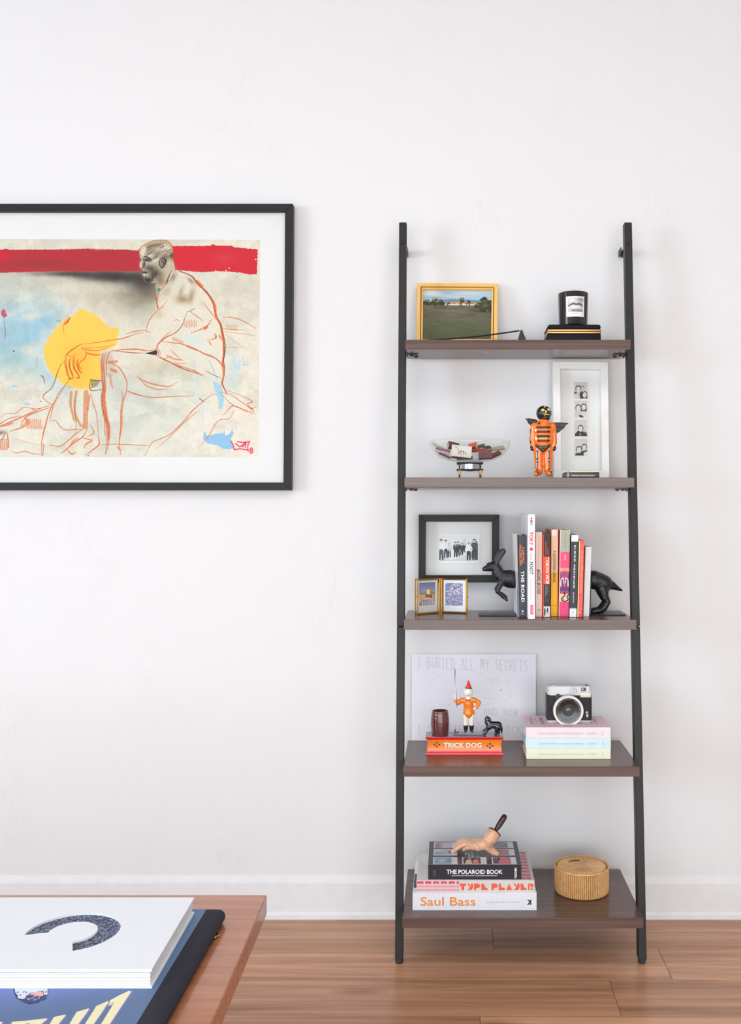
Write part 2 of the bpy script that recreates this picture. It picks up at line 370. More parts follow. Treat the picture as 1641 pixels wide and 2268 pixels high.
# ---------------------------------------------------------------- materials
def wall_mat():
    m = bpy.data.materials.new('plaster'); m.use_nodes = True; nt = m.node_tree; N = nt.nodes.new; L = nt.links.new; b = nt.nodes['Principled BSDF']
    b.inputs['Base Color'].default_value = (*lin((229, 230, 232)), 1); b.inputs['Roughness'].default_value = .75; b.inputs['Specular IOR Level'].default_value = .25
    tc = N('ShaderNodeTexCoord'); n1 = N('ShaderNodeTexNoise'); n1.inputs['Scale'].default_value = 6; n1.inputs['Detail'].default_value = 9; L(tc.outputs['Object'], n1.inputs['Vector'])
    # trowel ridges: thin crests of a stretched noise, only in patches
    mp = N('ShaderNodeMapping'); mp.inputs['Scale'].default_value = (1.6, 1, .8); L(tc.outputs['Object'], mp.inputs[0])
    n2 = N('ShaderNodeTexNoise'); n2.inputs['Scale'].default_value = 20; n2.inputs['Detail'].default_value = 8; n2.inputs['Distortion'].default_value = .4; L(mp.outputs[0], n2.inputs['Vector'])
    s = N('ShaderNodeMath'); s.operation = 'SUBTRACT'; s.inputs[1].default_value = .5; L(n2.outputs['Fac'], s.inputs[0])
    a = N('ShaderNodeMath'); a.operation = 'ABSOLUTE'; L(s.outputs[0], a.inputs[0])
    r = N('ShaderNodeMapRange'); r.inputs[1].default_value = 0; r.inputs[2].default_value = .02; r.inputs[3].default_value = 1; r.inputs[4].default_value = 0; L(a.outputs[0], r.inputs[0])
    n3 = N('ShaderNodeTexNoise'); n3.inputs['Scale'].default_value = 4.5; n3.inputs['Detail'].default_value = 4; L(tc.outputs['Object'], n3.inputs['Vector'])
    r3 = N('ShaderNodeMapRange'); r3.inputs[1].default_value = .50; r3.inputs[2].default_value = .66; L(n3.outputs['Fac'], r3.inputs[0])
    mu = N('ShaderNodeMath'); mu.operation = 'MULTIPLY'; L(r.outputs[0], mu.inputs[0]); L(r3.outputs[0], mu.inputs[1])
    ad = N('ShaderNodeMath'); ad.operation = 'MULTIPLY_ADD'; ad.inputs[1].default_value = .085; L(mu.outputs[0], ad.inputs[0]); L(n1.outputs['Fac'], ad.inputs[2])
    bp = N('ShaderNodeBump'); bp.inputs['Strength'].default_value = .6; bp.inputs['Distance'].default_value = .008; L(ad.outputs[0], bp.inputs['Height']); L(bp.outputs[0], b.inputs['Normal'])
    return m
PLASTER = wall_mat()
WHITE = mat('white_paint', (243, 243, 242), .45, bump=.1, bs=60)
BLACK = mat('black_metal', (17, 17, 18), .48, var=.05)
WALNUT = wood('walnut_laminate', (78, 58, 52), (112, 88, 80), rough=.24, sx=1.4, sy=95, spec=.55, lo=.3, hi=.72)
FLOORW = wood('floor_laminate', (152, 104, 76), (220, 170, 134), rough=.28, sx=1.3, sy=34, knots=True, rnd=True, lo=.3, hi=.72, spec=.4)
TABLEW = wood('table_wood', (168, 104, 72), (194, 128, 92), rough=.22, sx=3, sy=70, spec=.6, coat=.3)
FBLACK = mat('frame_black', (19, 18, 18), .5, bump=.15, spec=.4)
MAT_BOARD = mat('mat_board', (231, 232, 233), .9, var=.01)
GLASS = thin_glass('picture_glass', (.99, .993, .99), .06)
GOLD = mat('brass', (222, 168, 78), .22, metal=1)
PAPER = mat('page_paper', (236, 232, 222), .8, bump=.3, bs=900)
def C(name, col, **k): return mat(name, col, **k)
# ---------------------------------------------------------------- room
def struct(name, mb, mt): o = mb.done(name, mt); o['kind'] = 'structure'; return o
XL, XR, YB, HC = -5.05, 4.2, -4.7, 2.9
struct('wall_back', MB().box((XL, 0, -.02), (XR, .12, HC)), PLASTER)
w = MB(); wy0, wy1, wz0, wz1 = -4.4, -2.3, .8, 2.75
w.box((XL-.12, YB, 0), (XL, wy0, HC)); w.box((XL-.12, wy1, 0), (XL, 0, HC)); w.box((XL-.12, wy0, 0), (XL, wy1, wz0)); w.box((XL-.12, wy0, wz1), (XL, wy1, HC))
struct('wall_left', w, PLASTER)
struct('wall_right', MB().box((XR, YB, 0), (XR+.12, 0, HC)), PLASTER)
m = MB(); x0_, x1_, zt_ = -2.4, 2.8, 1.85  # unseen wall behind the camera, added; its opening is shaped to balance the light
m.box((XL-.12, YB-.12, zt_), (XR+.12, YB, HC)); m.box((XL-.12, YB-.12, 0), (x0_, YB, zt_)); m.box((x1_, YB-.12, 0), (XR+.12, YB, zt_))
struct('added_wall_front', m, PLASTER)
m = MB()
for k_ in range(4): x_ = x0_+(x1_-x0_-.05)*k_/3; m.box((x_, YB-.08, 0), (x_+.05, YB-.03, zt_))
m.box((x0_, YB-.08, 0), (x1_, YB-.03, .05)); m.box((x0_, YB-.08, zt_-.05), (x1_, YB-.03, zt_)); struct('added_window_front', m, WHITE)  # invented window frame in the added light opening
struct('ceiling', MB().box((XL-.12, YB, HC), (XR+.12, .12, HC+.1)), C('ceiling_paint', (200, 200, 200), rough=.8))
w = MB(); t = .05
w.box((XL-.1, wy0, wz0), (XL-.04, wy0+t, wz1)); w.box((XL-.1, wy1-t, wz0), (XL-.04, wy1, wz1)); w.box((XL-.1, wy0, wz0), (XL-.04, wy1, wz0+t)); w.box((XL-.1, wy0, wz1-t), (XL-.04, wy1, wz1))
struct('window_1', w, WHITE)
fl = struct('floor', MB().box((XL-.12, YB, -.09), (XR+.12, .12, -.012)), C('subfloor', (60, 38, 26)))
# floor planks: rows 16.2 cm wide running along the wall
row = 0; Z = 2.61; PW = .162
row_edges = [(2.61+.045, 2.61)]
while Z > ZW+YB*1 and Z > -1.9: row_edges.append((Z, Z-PW)); Z -= PW
fixed = {3: .376, 4: .067}
pm = {}
for i, (za, zb) in enumerate(row_edges):
    ya, yb = zb-ZW, za-ZW
    if yb < YB: break
    ya = max(ya, YB)
    ph = fixed.get(i, (i*.413) % 1.2-.3)
    x = ph-1.2*math.ceil((ph-XL)/1.2)
    while x < XR:
        xa, xb = max(XL, x), min(XR, x+1.2)
        if xb-xa > .02:
            MB().box((xa+.0004, ya+.0004, -.012), (xb-.0004, yb-.0004, 0), bev=.0007).done('plank', FLOORW, fl)
        x += 1.2
# baseboards
def base_profile(): return [(0, 0), (.017, 0), (.017, .012), (.0125, .020), (.012, .096), (.010, .102), (.004, .110), (0, .114)]
def baseboard(name, O, U, L_):
    m = MB(); m.prism(base_profile(), Vector(O), Vector(U), Vector((0, 0, 1)), Vector(L_)); return struct(name, m, C('baseboard_paint', (230, 231, 234), rough=.5))
baseboard('baseboard_back', (XL, 0, 0), (0, -1, 0), (XR-XL, 0, 0))
baseboard('baseboard_left', (XL, YB, 0), (1, 0, 0), (0, -YB-.02, 0))
baseboard('baseboard_right', (XR, YB, 0), (-1, 0, 0), (0, -YB-.02, 0))
# ---------------------------------------------------------------- ladder shelf
SX0, SX1 = -.1115, .4595
SHELVES = [(1.538, 2.460), (1.187, 2.411), (.837, 2.382), (.487, 2.344), (.140, 2.300)]   # top z, front distance
SBACK = 2.613
def postZ(z): return 2.358+(2.552-2.358)*z/1.863
lad = thing('ladder_shelf', (.174, -.15, 0), 'tall black metal ladder shelf with five dark walnut boards leaning against the white wall', 'shelf')
for X0, X1, sd in ((SX0-.0205, SX0-.001, -1), (SX1+.001, SX1+.0205, 1)):
    for z0, z1 in ((.012, .812), (.814, 1.863)):
        m = MB(); a = Vector((X0, postZ(z0)-ZW, z0)); b = Vector((X0, postZ(z1)-ZW, z1))
        m.frame(a, Vector((X1-X0, 0, 0)), Vector((0, .028, 0)), b-a, bev=.0012)
        m.done('post', BLACK, lad)
    m = MB(); m.lathe([(0, 0), (.0085, 0), (.0098, .003), (.0098, .013), (0, .013)], ((X0+X1)/2, postZ(0)-ZW+.014, 0), 20); m.done('foot', C('foot_plastic', (58, 58, 62), rough=.5), lad, True, ang=40)
    zb = 1.1+(1135-537)*2.547/2150; y = postZ(zb)-ZW; xc = (X0+X1)/2
    m = MB(); m.lathe([(0, 0), (.0042, 0), (.0042, .002), (.003, .003), (0, .003)], (xc-.0005, y-.0005, zb), 16, Matrix.Rotation(math.pi/2, 4, 'X')); m.done('bolt', C('bolt_black', (14, 14, 15), rough=.25), lad, True, ang=40)
    xi = X1 if sd < 0 else X0
    m = MB(); m.box((xc-.005, y+.026, zb-.016), (xc+.005, -.001, zb-.002), .001); m.box((min(xi, xi-sd*.0012), -.045, zb-.016), (max(xi, xi-sd*.0012), -.001, zb+.002), .0004)
    m.done('wall_bracket', BLACK, lad)
boards = []
for i, (zt, zf) in enumerate(SHELVES):
    sh = MB().box((SX0, zf-ZW, zt-.0252), (SX1, SBACK-ZW, zt-.0003), .0006).done('shelf_board', WALNUT, lad); boards.append(sh)
    for s_, xe in ((1, SX0), (-1, SX1)):
        zz = zt-.0252; y0 = postZ(zt)-ZW; m = MB()
        m.box((xe+s_*.001, y0+.004, zz-.0025), (xe+s_*.030, y0+.045, zz-.0001), .0005)
        m.box((min(xe, xe+s_*.002), y0+.004, zz-.007), (max(xe, xe+s_*.002), y0+.045, zz-.0001), .0004)
        for dx, dy in ((.014, .012), (.024, .036)):
            m.lathe([(0, -.0035), (.0042, -.0035), (.005, -.002), (.005, 0), (0, 0)], (xe+s_*dx, y0+dy, zz-.0024), 12)
        m.done('bracket_clip', C('clip_black', (30, 28, 30), rough=.3), sh)
m = MB(); m.lathe([(0, -.0006), (.0045, -.0006), (.0045, 0), (0, 0)], (P(1079, 780, 2.5).x, 2.50-ZW, 1.538-.0253), 16, Matrix.Diagonal((1.3, 1, 1, 1))); m.done('plug_cap', C('plug', (214, 202, 196)), boards[0])
# ---------------------------------------------------------------- framed drawing on the wall
def frame_bars(TLo, TRo, BRo, BLo, w, dpt, mt, parent, name='frame_bar', bev=.0006, lip=0):
    """four mitred bars, outer corners given, face width w (m), depth dpt away from the viewer"""
    o = [TLo, TRo, BRo, BLo]; U = (TRo-TLo).normalized(); V = (BLo-TLo).normalized(); n = (U.cross(V)).normalized()
    if n.y < 0: n = -n
    inn = [TLo+U*w+V*w, TRo-U*w+V*w, BRo-U*w-V*w, BLo+U*w-V*w]
    for i in range(4):
        j = (i+1) % 4; b = bmesh.new()
        q = [o[i], o[j], inn[j], inn[i]]; v = [b.verts.new(p) for p in q]+[b.verts.new(p+n*dpt) for p in q]
        for f in ((0, 1, 2, 3), (7, 6, 5, 4), (0, 4, 5, 1), (1, 5, 6, 2), (2, 6, 7, 3), (3, 7, 4, 0)): b.faces.new([v[k] for k in f])
        bmesh.ops.recalc_face_normals(b, faces=b.faces[:]); bmesh.ops.bevel(b, geom=b.edges[:], offset=bev, segments=1, affect='EDGES')
        me = bpy.data.meshes.new(name); b.to_mesh(me); b.free(); link(name, me, mt, parent)
    return inn, n
OR = (208, 96, 50); OR2 = (222, 92, 32); DK = (62, 48, 46); BR = (150, 72, 36)
a = Canvas(-66, 529, 574, 1013, 2.4, (216, 212, 196))
a.zoom(0, 430, 2.413)
Zm = a.fbm(220, 5, 5); Z2 = a.fbm(120, 40, 5, 1.6, .8)
a.blend(np.clip((Zm-.45)*2.2, 0, .6), (198, 203, 190)); a.blend(np.clip((Z2-.55)*2, 0, .45), (226, 216, 198))
yy = np.linspace(0, 1, a.h)[:, None]*np.ones((1, a.w)); xx = np.linspace(0, 1, a.w)[None]*np.ones((a.h, 1))
a.blend(np.clip((yy-.45)*1.3, 0, .6)*(.6+.4*Zm), (226, 226, 214))
a.blend(np.clip((xx-.72)*3, 0, .75), (229, 222, 205))
for x, y, rx, ry, c, al, an in [(150, 620, 210, 60, (176, 196, 196), .7, -.1), (80, 480, 190, 60, (170, 180, 172), .6, 0), (60, 700, 150, 70, (128, 184, 212), .85, -.4), (220, 680, 110, 50, (122, 180, 210), .8, -.5),
    (170, 770, 120, 60, (128, 184, 208), .75, -.6), (40, 830, 110, 90, (130, 188, 212), .7, 0), (110, 580, 130, 30, (150, 194, 210), .7, -.25), (60, 900, 130, 70, (160, 192, 190), .7, .3), (200, 900, 60, 150, (150, 200, 216), .6, -.7),
    (130, 560, 60, 18, (222, 220, 200), .7, -.3), (190, 650, 90, 22, (214, 216, 202), .8, -.2), (60, 640, 70, 22, (210, 214, 200), .7, -.4), (150, 840, 40, 30, (214, 208, 190), .8, .2), (620, 620, 200, 80, (206, 198, 178), .7, 0),
    (540, 540, 170, 60, (188, 180, 160), .6, .1), (430, 450, 220, 30, (190, 186, 166), .7, 0), (700, 560, 110, 60, (150, 138, 116), .7, .4), (1270, 520, 120, 90, (214, 206, 186), .6, 0), (900, 930, 200, 50, (190, 180, 154), .55, .05),
    (700, 1130, 200, 120, (196, 206, 200), .6, .2), (420, 1200, 220, 60, (208, 212, 202), .5, 0), (830, 1200, 180, 100, (204, 210, 198), .5, 0), (1060, 850, 130, 60, (206, 216, 212), .7, .5), (1180, 1230, 180, 90, (232, 226, 214), .6, 0),
    (330, 1040, 110, 40, (178, 206, 216), .6, .6), (200, 1180, 200, 40, (206, 208, 196), .5, -.2), (-60, 700, 120, 200, (170, 190, 196), .7, 0)]:
    a.smear(x, y, rx, ry, c, al, an, .5)
a.a *= (.95+.10*a.fbm(40, 70, 5))[..., None]; a.blend(np.clip((a.fbm(110, 80, 5, 1.4, .8)-.56)*2, 0, .15), (160, 160, 150)); a.blend(np.clip((a.fbm(90, 88, 5, .8, 1.5)-.58)*3, 0, .18), (238, 234, 222))
# dark shade under the band, top strip, red band
a.smear(640, 440, 190, 34, (44, 40, 40), .95, .04, .2); a.smear(760, 470, 90, 60, (52, 48, 46), .9, .3, .2); a.smear(380, 425, 220, 14, (70, 66, 62), .75, 0, .5); a.smear(790, 520, 60, 50, (96, 86, 74), .7, .6, .4)
a.smear(500, 430, 160, 22, (60, 56, 54), .8, .05, .5)
top = [(-200, 286), (0, 298), (30, 290), (60, 300), (200, 296), (330, 297), (465, 290), (520, 300), (640, 294), (735, 300), (742, 290), (920, 275), (1000, 274), (1120, 272), (1136, 264), (1150, 270), (1230, 272), (1250, 280), (1374, 290)]
bot = [(1371, 424), (1330, 426), (1300, 418), (1190, 408), (1080, 414), (1000, 408), (935, 402), (760, 408), (560, 410), (420, 412), (300, 408), (160, 414), (0, 420), (-200, 424)]
a.poly(top+bot, (206, 36, 52), 1, 1, 2)
a.poly([(-200, 286), (0, 298), (200, 296), (465, 290), (742, 298), (742, 410), (420, 412), (0, 420), (-200, 424)], (166, 44, 52), .75, 3, 2)
a.smear(180, 372, 250, 20, (142, 46, 48), .6, 0, .5); a.smear(20, 330, 40, 22, (212, 22, 44), .8, 0, .3); a.smear(1200, 340, 60, 30, (214, 70, 76), .5, 0, .3)
for p in [(1364, 345), (1222, 392), (1206, 404), (1150, 408)]: a.ell(*p, 5, 4, (238, 214, 206), .9)
# yellow disc
a.poly([(425, 617), (437, 608), (475, 632), (510, 640), (545, 672), (575, 706), (590, 713), (636, 712), (633, 800), (600, 822), (545, 838), (538, 890), (552, 945), (545, 990), (490, 1000), (488, 1044), (440, 1042), (380, 1030), (330, 1004), (290, 968), (258, 925), (240, 870), (240, 820), (262, 770), (300, 720), (350, 672), (400, 645)], (252, 200, 84), 1, 1, 3)
a.smear(430, 960, 60, 90, (247, 176, 50), .5, .3, .3); a.smear(420, 860, 70, 60, (247, 170, 52), .45, 0, .3)
# pale body field
a.poly([(950, 408), (1040, 440), (1110, 520), (1150, 600), (1175, 690), (1200, 800), (1196, 990), (1120, 980), (1000, 940), (850, 872), (600, 840), (636, 760), (780, 732), (800, 670), (840, 610), (835, 480), (900, 420)], (226, 220, 202), .55, 8)
a.poly([(650, 760), (800, 735), (835, 800), (820, 832), (640, 835)], (214, 208, 190), .6, 5)
# blue strokes
a.zoom(280, 760, 5.128)
a.poly([(890, 1005), (930, 1050), (1020, 1030), (1110, 1020), (1120, 975), (1135, 1050), (1180, 1030), (1215, 980), (1228, 1030), (1195, 1090), (1240, 1200), (1120, 1208), (1050, 1165), (930, 1140), (885, 1080)], (142, 190, 226), 1, 1, 3)
a.poly([(1040, 450), (1085, 480), (1115, 620), (1100, 745), (1050, 750), (1060, 650), (1010, 540), (985, 430)], (150, 200, 230), .8, 5, 3)
for (p, q) in [((940, 190), (1010, 330)), ((960, 230), (1040, 420)), ((1230, 140), (1260, 290)), ((1275, 150), (1285, 300)), ((1320, 140), (1325, 210)), ((1205, 180), (1240, 260)), ((1300, 190), (1290, 260)), ((760, 190), (820, 420)), ((1340, 200), (1345, 250)), ((1345, 250), (1385, 245)), ((1385, 245), (1380, 200))]:
    a.line([p, q], 9, (140, 196, 230), .75, .5)
a.smear(1220, 330, 70, 200, (186, 214, 222), .6, .05, .4); a.smear(940, 1100, 1, 1, (0, 0, 0), 0); a.smear(830, 600, 60, 260, (206, 218, 218), .5, -.2, .4)
LR = random.Random(3)
def L_(pts, w=7, c=OR, al=.85, ch=.75, tp=True):
    a.line(pts, w*1.25+1, c, min(1, al*1.15), ch*.8, tp)
    if w < 12: a.line([(x+LR.uniform(-7, 7), y+LR.uniform(-7, 7)) for x, y in pts], w*.6+1, c, al*.75, ch, tp)
# torso / head (zoom A)
a.zoom(280, 510, 5.128)
a.smear(760, 1240, 120, 50, (200, 220, 224), .7, .5, .3); a.smear(640, 780, 80, 50, (150, 120, 84), .75, 0, .3); a.smear(740, 730, 34, 80, (140, 110, 78), .7, .3, .3); a.smear(620, 690, 26, 80, (160, 132, 94), .6, .3, .3)
a.smear(730, 570, 50, 24, (120, 104, 78), .7, .7, .3); a.smear(460, 690, 40, 60, (176, 156, 120), .6, .6, .3); a.smear(530, 530, 30, 60, (110, 96, 78), .6, .5, .3); a.smear(380, 960, 50, 40, (196, 182, 150), .6, 0, .3); a.smear(860, 830, 36, 36, (206, 190, 160), .6)
# neck and head
a.poly([(330, 590), (325, 660), (440, 620), (470, 560), (500, 470), (555, 440), (520, 340), (400, 420), (330, 480)], (176, 160, 132), .9, 5)
a.poly([(145, 300), (140, 225), (165, 180), (215, 152), (305, 110), (430, 107), (490, 140), (520, 200), (528, 330), (545, 400), (550, 440), (480, 500), (450, 560), (330, 590), (245, 605), (200, 580), (180, 520), (175, 450), (150, 425), (145, 390), (165, 340)], (190, 178, 154), 1, 2)
for x, y, rx, ry, c, al, an in [(330, 170, 120, 36, (120, 104, 82), .6, -.3), (250, 210, 40, 60, (106, 92, 74), .6, .5), (420, 210, 60, 40, (206, 196, 176), .8, 0), (190, 220, 30, 50, (222, 216, 200), .8, .2), (340, 260, 80, 24, (100, 88, 72), .6, -.4), (450, 290, 60, 24, (92, 80, 66), .6, 0),
    (235, 330, 50, 20, (60, 54, 50), .9, .15), (270, 285, 40, 14, (206, 214, 220), .8, -.2), (330, 340, 60, 14, (212, 214, 210), .8, -.3), (270, 430, 80, 44, (84, 74, 64), .85, .2), (360, 490, 60, 50, (96, 84, 68), .8, .3), (245, 565, 44, 38, (40, 36, 34), .95, 0), (300, 500, 40, 60, (70, 62, 54), .8, .1),
    (160, 385, 16, 34, (214, 214, 208), .9, 0), (190, 385, 12, 30, (70, 62, 56), .8, 0), (200, 490, 30, 14, (190, 176, 152), .8, 0), (205, 470, 36, 8, (50, 44, 42), .9, .1), (205, 510, 24, 8, (206, 196, 180), .8, 0), (440, 420, 50, 40, (196, 180, 150), .7, 0), (420, 350, 44, 50, (60, 54, 48), .8, .3), (410, 370, 18, 26, (170, 150, 122), .9, .3),
    (470, 370, 30, 26, (214, 200, 170), .7, 0), (510, 280, 20, 40, (50, 46, 42), .8, 0), (380, 560, 50, 40, (92, 82, 68), .6, .4), (330, 300, 40, 12, (60, 54, 48), .6, -.6)]:
    a.smear(x, y, rx, ry, c, al, an, .15)
for x, y in ((200, 560), (225, 575), (250, 585), (275, 570), (295, 545), (310, 515), (190, 545), (215, 540), (330, 500), (345, 480)): L_([(x, y-26), (x-4, y+22)], 9, (44, 38, 36), .5, .6)
for x, y in ((250, 180), (290, 165), (330, 155), (370, 160), (400, 180), (430, 230), (460, 250), (480, 220), (300, 230), (270, 250), (240, 265)): L_([(x-22, y+12), (x+20, y-8)], 10, (92, 78, 62), .45, .6)
for x, y in ((190, 230), (180, 260), (440, 170), (470, 190), (205, 205)): L_([(x-8, y-18), (x+6, y+18)], 10, (232, 228, 214), .5, .5)
L_([(195, 300), (215, 292), (265, 318), (280, 335)], 9, (40, 34, 34), .9, .3); L_([(205, 345), (235, 338), (275, 348)], 7, (36, 30, 32), .9, .3); L_([(185, 330), (205, 360), (200, 400), (175, 425)], 7, (50, 42, 42), .8, .3)
L_([(175, 480), (210, 476), (240, 486)], 8, (40, 34, 34), .9, .3); L_([(380, 320), (370, 370), (395, 420), (420, 405), (445, 350), (420, 310), (380, 320)], 9, (44, 36, 34), .85, .3); L_([(400, 345), (420, 370), (400, 395)], 8, (40, 32, 32), .8, .3)
L_([(145, 250), (148, 300), (160, 330), (145, 390), (150, 425), (175, 445), (185, 510), (190, 560), (240, 605)], 5, BR, .8, .5); L_([(145, 240), (160, 185), (215, 152), (305, 112), (430, 107), (495, 145), (522, 210), (530, 330), (560, 410), (545, 450)], 6, OR, .9, .5)
L_([(495, 145), (530, 220), (522, 300), (555, 390), (560, 430)], 5, BR, .8, .4); a.poly([(350, 660), (370, 648), (388, 660), (382, 690), (352, 694)], (44, 150, 112), .95, 2)
L_([(510, 455), (480, 520), (455, 590), (452, 605)], 6, (40, 36, 40), .9, .5); L_([(330, 600), (325, 700), (340, 780), (350, 860), (360, 900)], 5, BR); L_([(545, 452), (520, 520), (440, 620), (360, 710), (345, 770), (350, 850), (375, 900)], 6, OR)
L_([(380, 710), (355, 780), (360, 860), (400, 870), (470, 790)], 7, OR, .6)
for d in (0, 9, -7):
    L_([(590+d, 455+d), (740+d, 520), (800+d, 600), (900+d, 690), (970+d, 790), (1000+d, 880), (1020+d, 980), (1065+d, 1060), (1090+d, 1160), (1110+d, 1270), (1110+d, 1400), (1098+d, 1500), (1110+d, 1641)], 7 if d else 6, OR2 if d else BR, .85)
L_([(590, 453), (740, 515), (800, 590), (910, 690), (1000, 810)], 4, DK, .8); L_([(1045, 1010), (1085, 1090), (1100, 1200), (1124, 1300), (1120, 1420), (1102, 1500), (1120, 1600)], 4, DK, .7)
L_([(800, 570), (860, 630)], 22, OR2, .7); L_([(975, 780), (1010, 860), (1010, 960)], 18, OR2, .6); L_([(880, 830), (960, 930), (1010, 1000)], 6)
L_([(430, 860), (330, 935), (270, 1010), (240, 1070), (230, 1130)], 6, OR); L_([(0, 1180), (60, 1158), (150, 1140), (210, 1135), (285, 1160)], 7, OR); L_([(690, 925), (660, 1010), (630, 1090), (560, 1160), (450, 1220), (370, 1290), (340, 1350)], 6, BR, .9)
L_([(560, 1165), (450, 1215), (370, 1280), (345, 1340)], 9, OR, .7); L_([(520, 1135), (440, 1200), (380, 1270)], 4, OR); L_([(735, 925), (800, 970), (870, 1030)], 6, OR, .8); L_([(690, 925), (735, 910), (775, 880)], 5, DK, .7)
for x in range(670, 800, 18): L_([(x, 1010+(x % 37)), (x-8, 1080+(x % 29))], 5, OR, .5)
L_([(540, 1030), (570, 1010), (610, 1030)], 8, OR, .5); L_([(730, 1165), (850, 1120), (930, 1070), (970, 1000)], 10, OR, .7); L_([(890, 1120), (920, 1095)], 16, OR2, .8); L_([(1005, 1170), (1020, 1210), (1000, 1230)], 16, OR2, .7); L_([(920, 1250), (1000, 1225), (1030, 1190)], 6, OR, .7); L_([(940, 1260), (965, 1305)], 5)
L_([(400, 1262), (520, 1275), (650, 1295), (780, 1345), (900, 1405), (1010, 1450), (1080, 1510), (1100, 1580)], 9, OR, .9); L_([(690, 1315), (800, 1360)], 14, OR, .6); L_([(540, 1230), (630, 1270)], 34, OR, .35)
a.poly([(215, 1398), (300, 1375), (340, 1355), (356, 1385), (348, 1418), (290, 1412)], (48, 34, 36), .95, 2)
L_([(0, 1355), (120, 1350), (240, 1370), (330, 1352)], 8, OR, .9); L_([(0, 1382), (110, 1392), (215, 1396)], 6, BR, .8); L_([(345, 1340), (370, 1400), (350, 1430)], 8, BR, .8)
L_([(350, 1425), (480, 1490), (620, 1560), (760, 1610), (860, 1641)], 6, BR, .9); L_([(350, 1425), (450, 1480), (600, 1540), (700, 1600)], 5, OR, .8); L_([(375, 1270), (360, 1330), (390, 1390), (385, 1430)], 6, OR, .6); L_([(450, 1410), (520, 1450), (600, 1470), (660, 1472)], 10, OR, .6); L_([(540, 1500), (600, 1515), (690, 1510)], 6, OR, .6); L_([(500, 1350), (560, 1410), (620, 1470)], 9, OR, .45); L_([(430, 1470), (480, 1440), (530, 1425)], 7, OR, .6)
L_([(1100, 985), (1180, 985), (1290, 1010), (1390, 1060), (1470, 1115)], 6, OR, .8); L_([(1100, 1110), (1220, 1125), (1350, 1130)], 7, OR, .5); L_([(1110, 1150), (1300, 1170), (1480, 1195)], 4, OR, .5); L_([(1120, 1170), (1250, 1270), (1400, 1370)], 3, OR, .4)
for x in range(1130, 1260, 20): L_([(x, 1070), (x+6, 1130)], 5, OR, .35)
L_([(1130, 1330), (1320, 1330)], 3, OR, .4); L_([(1060, 1190), (1080, 1240)], 10, OR, .6)
# arm, hand, knee (zoom C)
a.zoom(0, 760, 5.128)
L_([(1641, -118), (1560, -110), (1410, -55), (1250, -30), (1060, 0), (930, 15)], 6, OR, .9); L_([(930, 10), (880, 40), (810, 90), (765, 130), (750, 160)], 7, BR, .8); L_([(1330, 15), (1190, 45), (1020, 55), (935, 45)], 4, OR, .7)
L_([(935, 40), (940, 60), (990, 75), (1100, 85), (1230, 60)], 9, OR2, .7); L_([(990, 110), (1060, 130), (1160, 135)], 16, OR2, .7); L_([(975, 80), (990, 120), (970, 170), (920, 215), (895, 240)], 10, OR2, .7); L_([(900, 230), (910, 270), (940, 300)], 10, OR2, .6)
for f in ([(755, 160), (748, 220), (760, 290), (775, 360), (800, 395)], [(800, 170), (790, 230), (800, 290), (825, 350), (835, 400)], [(845, 160), (840, 230), (850, 290), (890, 350), (910, 385)], [(890, 180), (880, 240), (900, 300), (930, 340)]): L_(f, 9, (206, 92, 26), .85); L_([(x+12, y+4) for x, y in f], 5, BR, .6)
L_([(760, 130), (830, 155), (880, 120)], 8, OR2, .5); L_([(790, 405), (830, 405)], 8, BR, .8); L_([(875, 395), (910, 395)], 8, BR, .8)
L_([(740, 205), (700, 250), (670, 310), (650, 370), (630, 440), (590, 520), (500, 600), (540, 660), (600, 700)], 6, BR, .8); L_([(800, 410), (740, 490), (680, 570), (640, 650), (600, 720), (560, 830), (530, 950), (500, 1080), (490, 1160), (495, 1280)], 8, OR, .85)
L_([(760, 470), (690, 590), (620, 710), (590, 830), (578, 910)], 5, OR, .8); L_([(580, 750), (545, 880), (510, 1010), (485, 1150)], 7, OR2, .7); L_([(515, 1140), (505, 1280)], 5)
L_([(600, 705), (480, 740), (330, 810), (220, 860), (100, 910), (0, 960)], 9, OR, .8); L_([(590, 730), (420, 790), (300, 850), (240, 970)], 8, OR, .8); L_([(480, 740), (390, 745), (290, 730), (190, 800), (90, 800), (0, 860)], 5, OR, .7); L_([(300, 850), (330, 900), (270, 950)], 40, OR2, .5); L_([(0, 950), (120, 920), (160, 900)], 26, OR2, .6); L_([(-250, 1000), (-100, 980), (0, 930), (110, 860), (250, 830)], 8, OR, .7)
for x in range(320, 480, 22): L_([(x, 870), (x+10, 970)], 12, OR2, .45)
L_([(130, 1000), (240, 970), (290, 950)], 8, OR); a.smear(20, 1020, 60, 24, (120, 108, 92), .8, -.2, .3); L_([(0, 1160), (50, 1080), (90, 1010)], 6, BR); L_([(100, 1030), (120, 1190)], 8, OR, .8)
for x in range(-60, 120, 20): L_([(x, 1210), (x+12, 1090)], 9, OR, .55)
L_([(140, 1210), (200, 1250), (300, 1230), (400, 1260), (490, 1262)], 8, OR, .6); L_([(160, 1080), (300, 1120), (420, 1150), (480, 1160)], 16, (226, 172, 140), .4)
for pts, w in (([(820, 560), (815, 700), (860, 880)], 22), ([(880, 550), (860, 680), (870, 800), (920, 920), (960, 950)], 20), ([(990, 560), (985, 750), (985, 950)], 44), ([(1030, 590), (1010, 760)], 16)): L_(pts, w, (206, 112, 54), .6, .6, False)
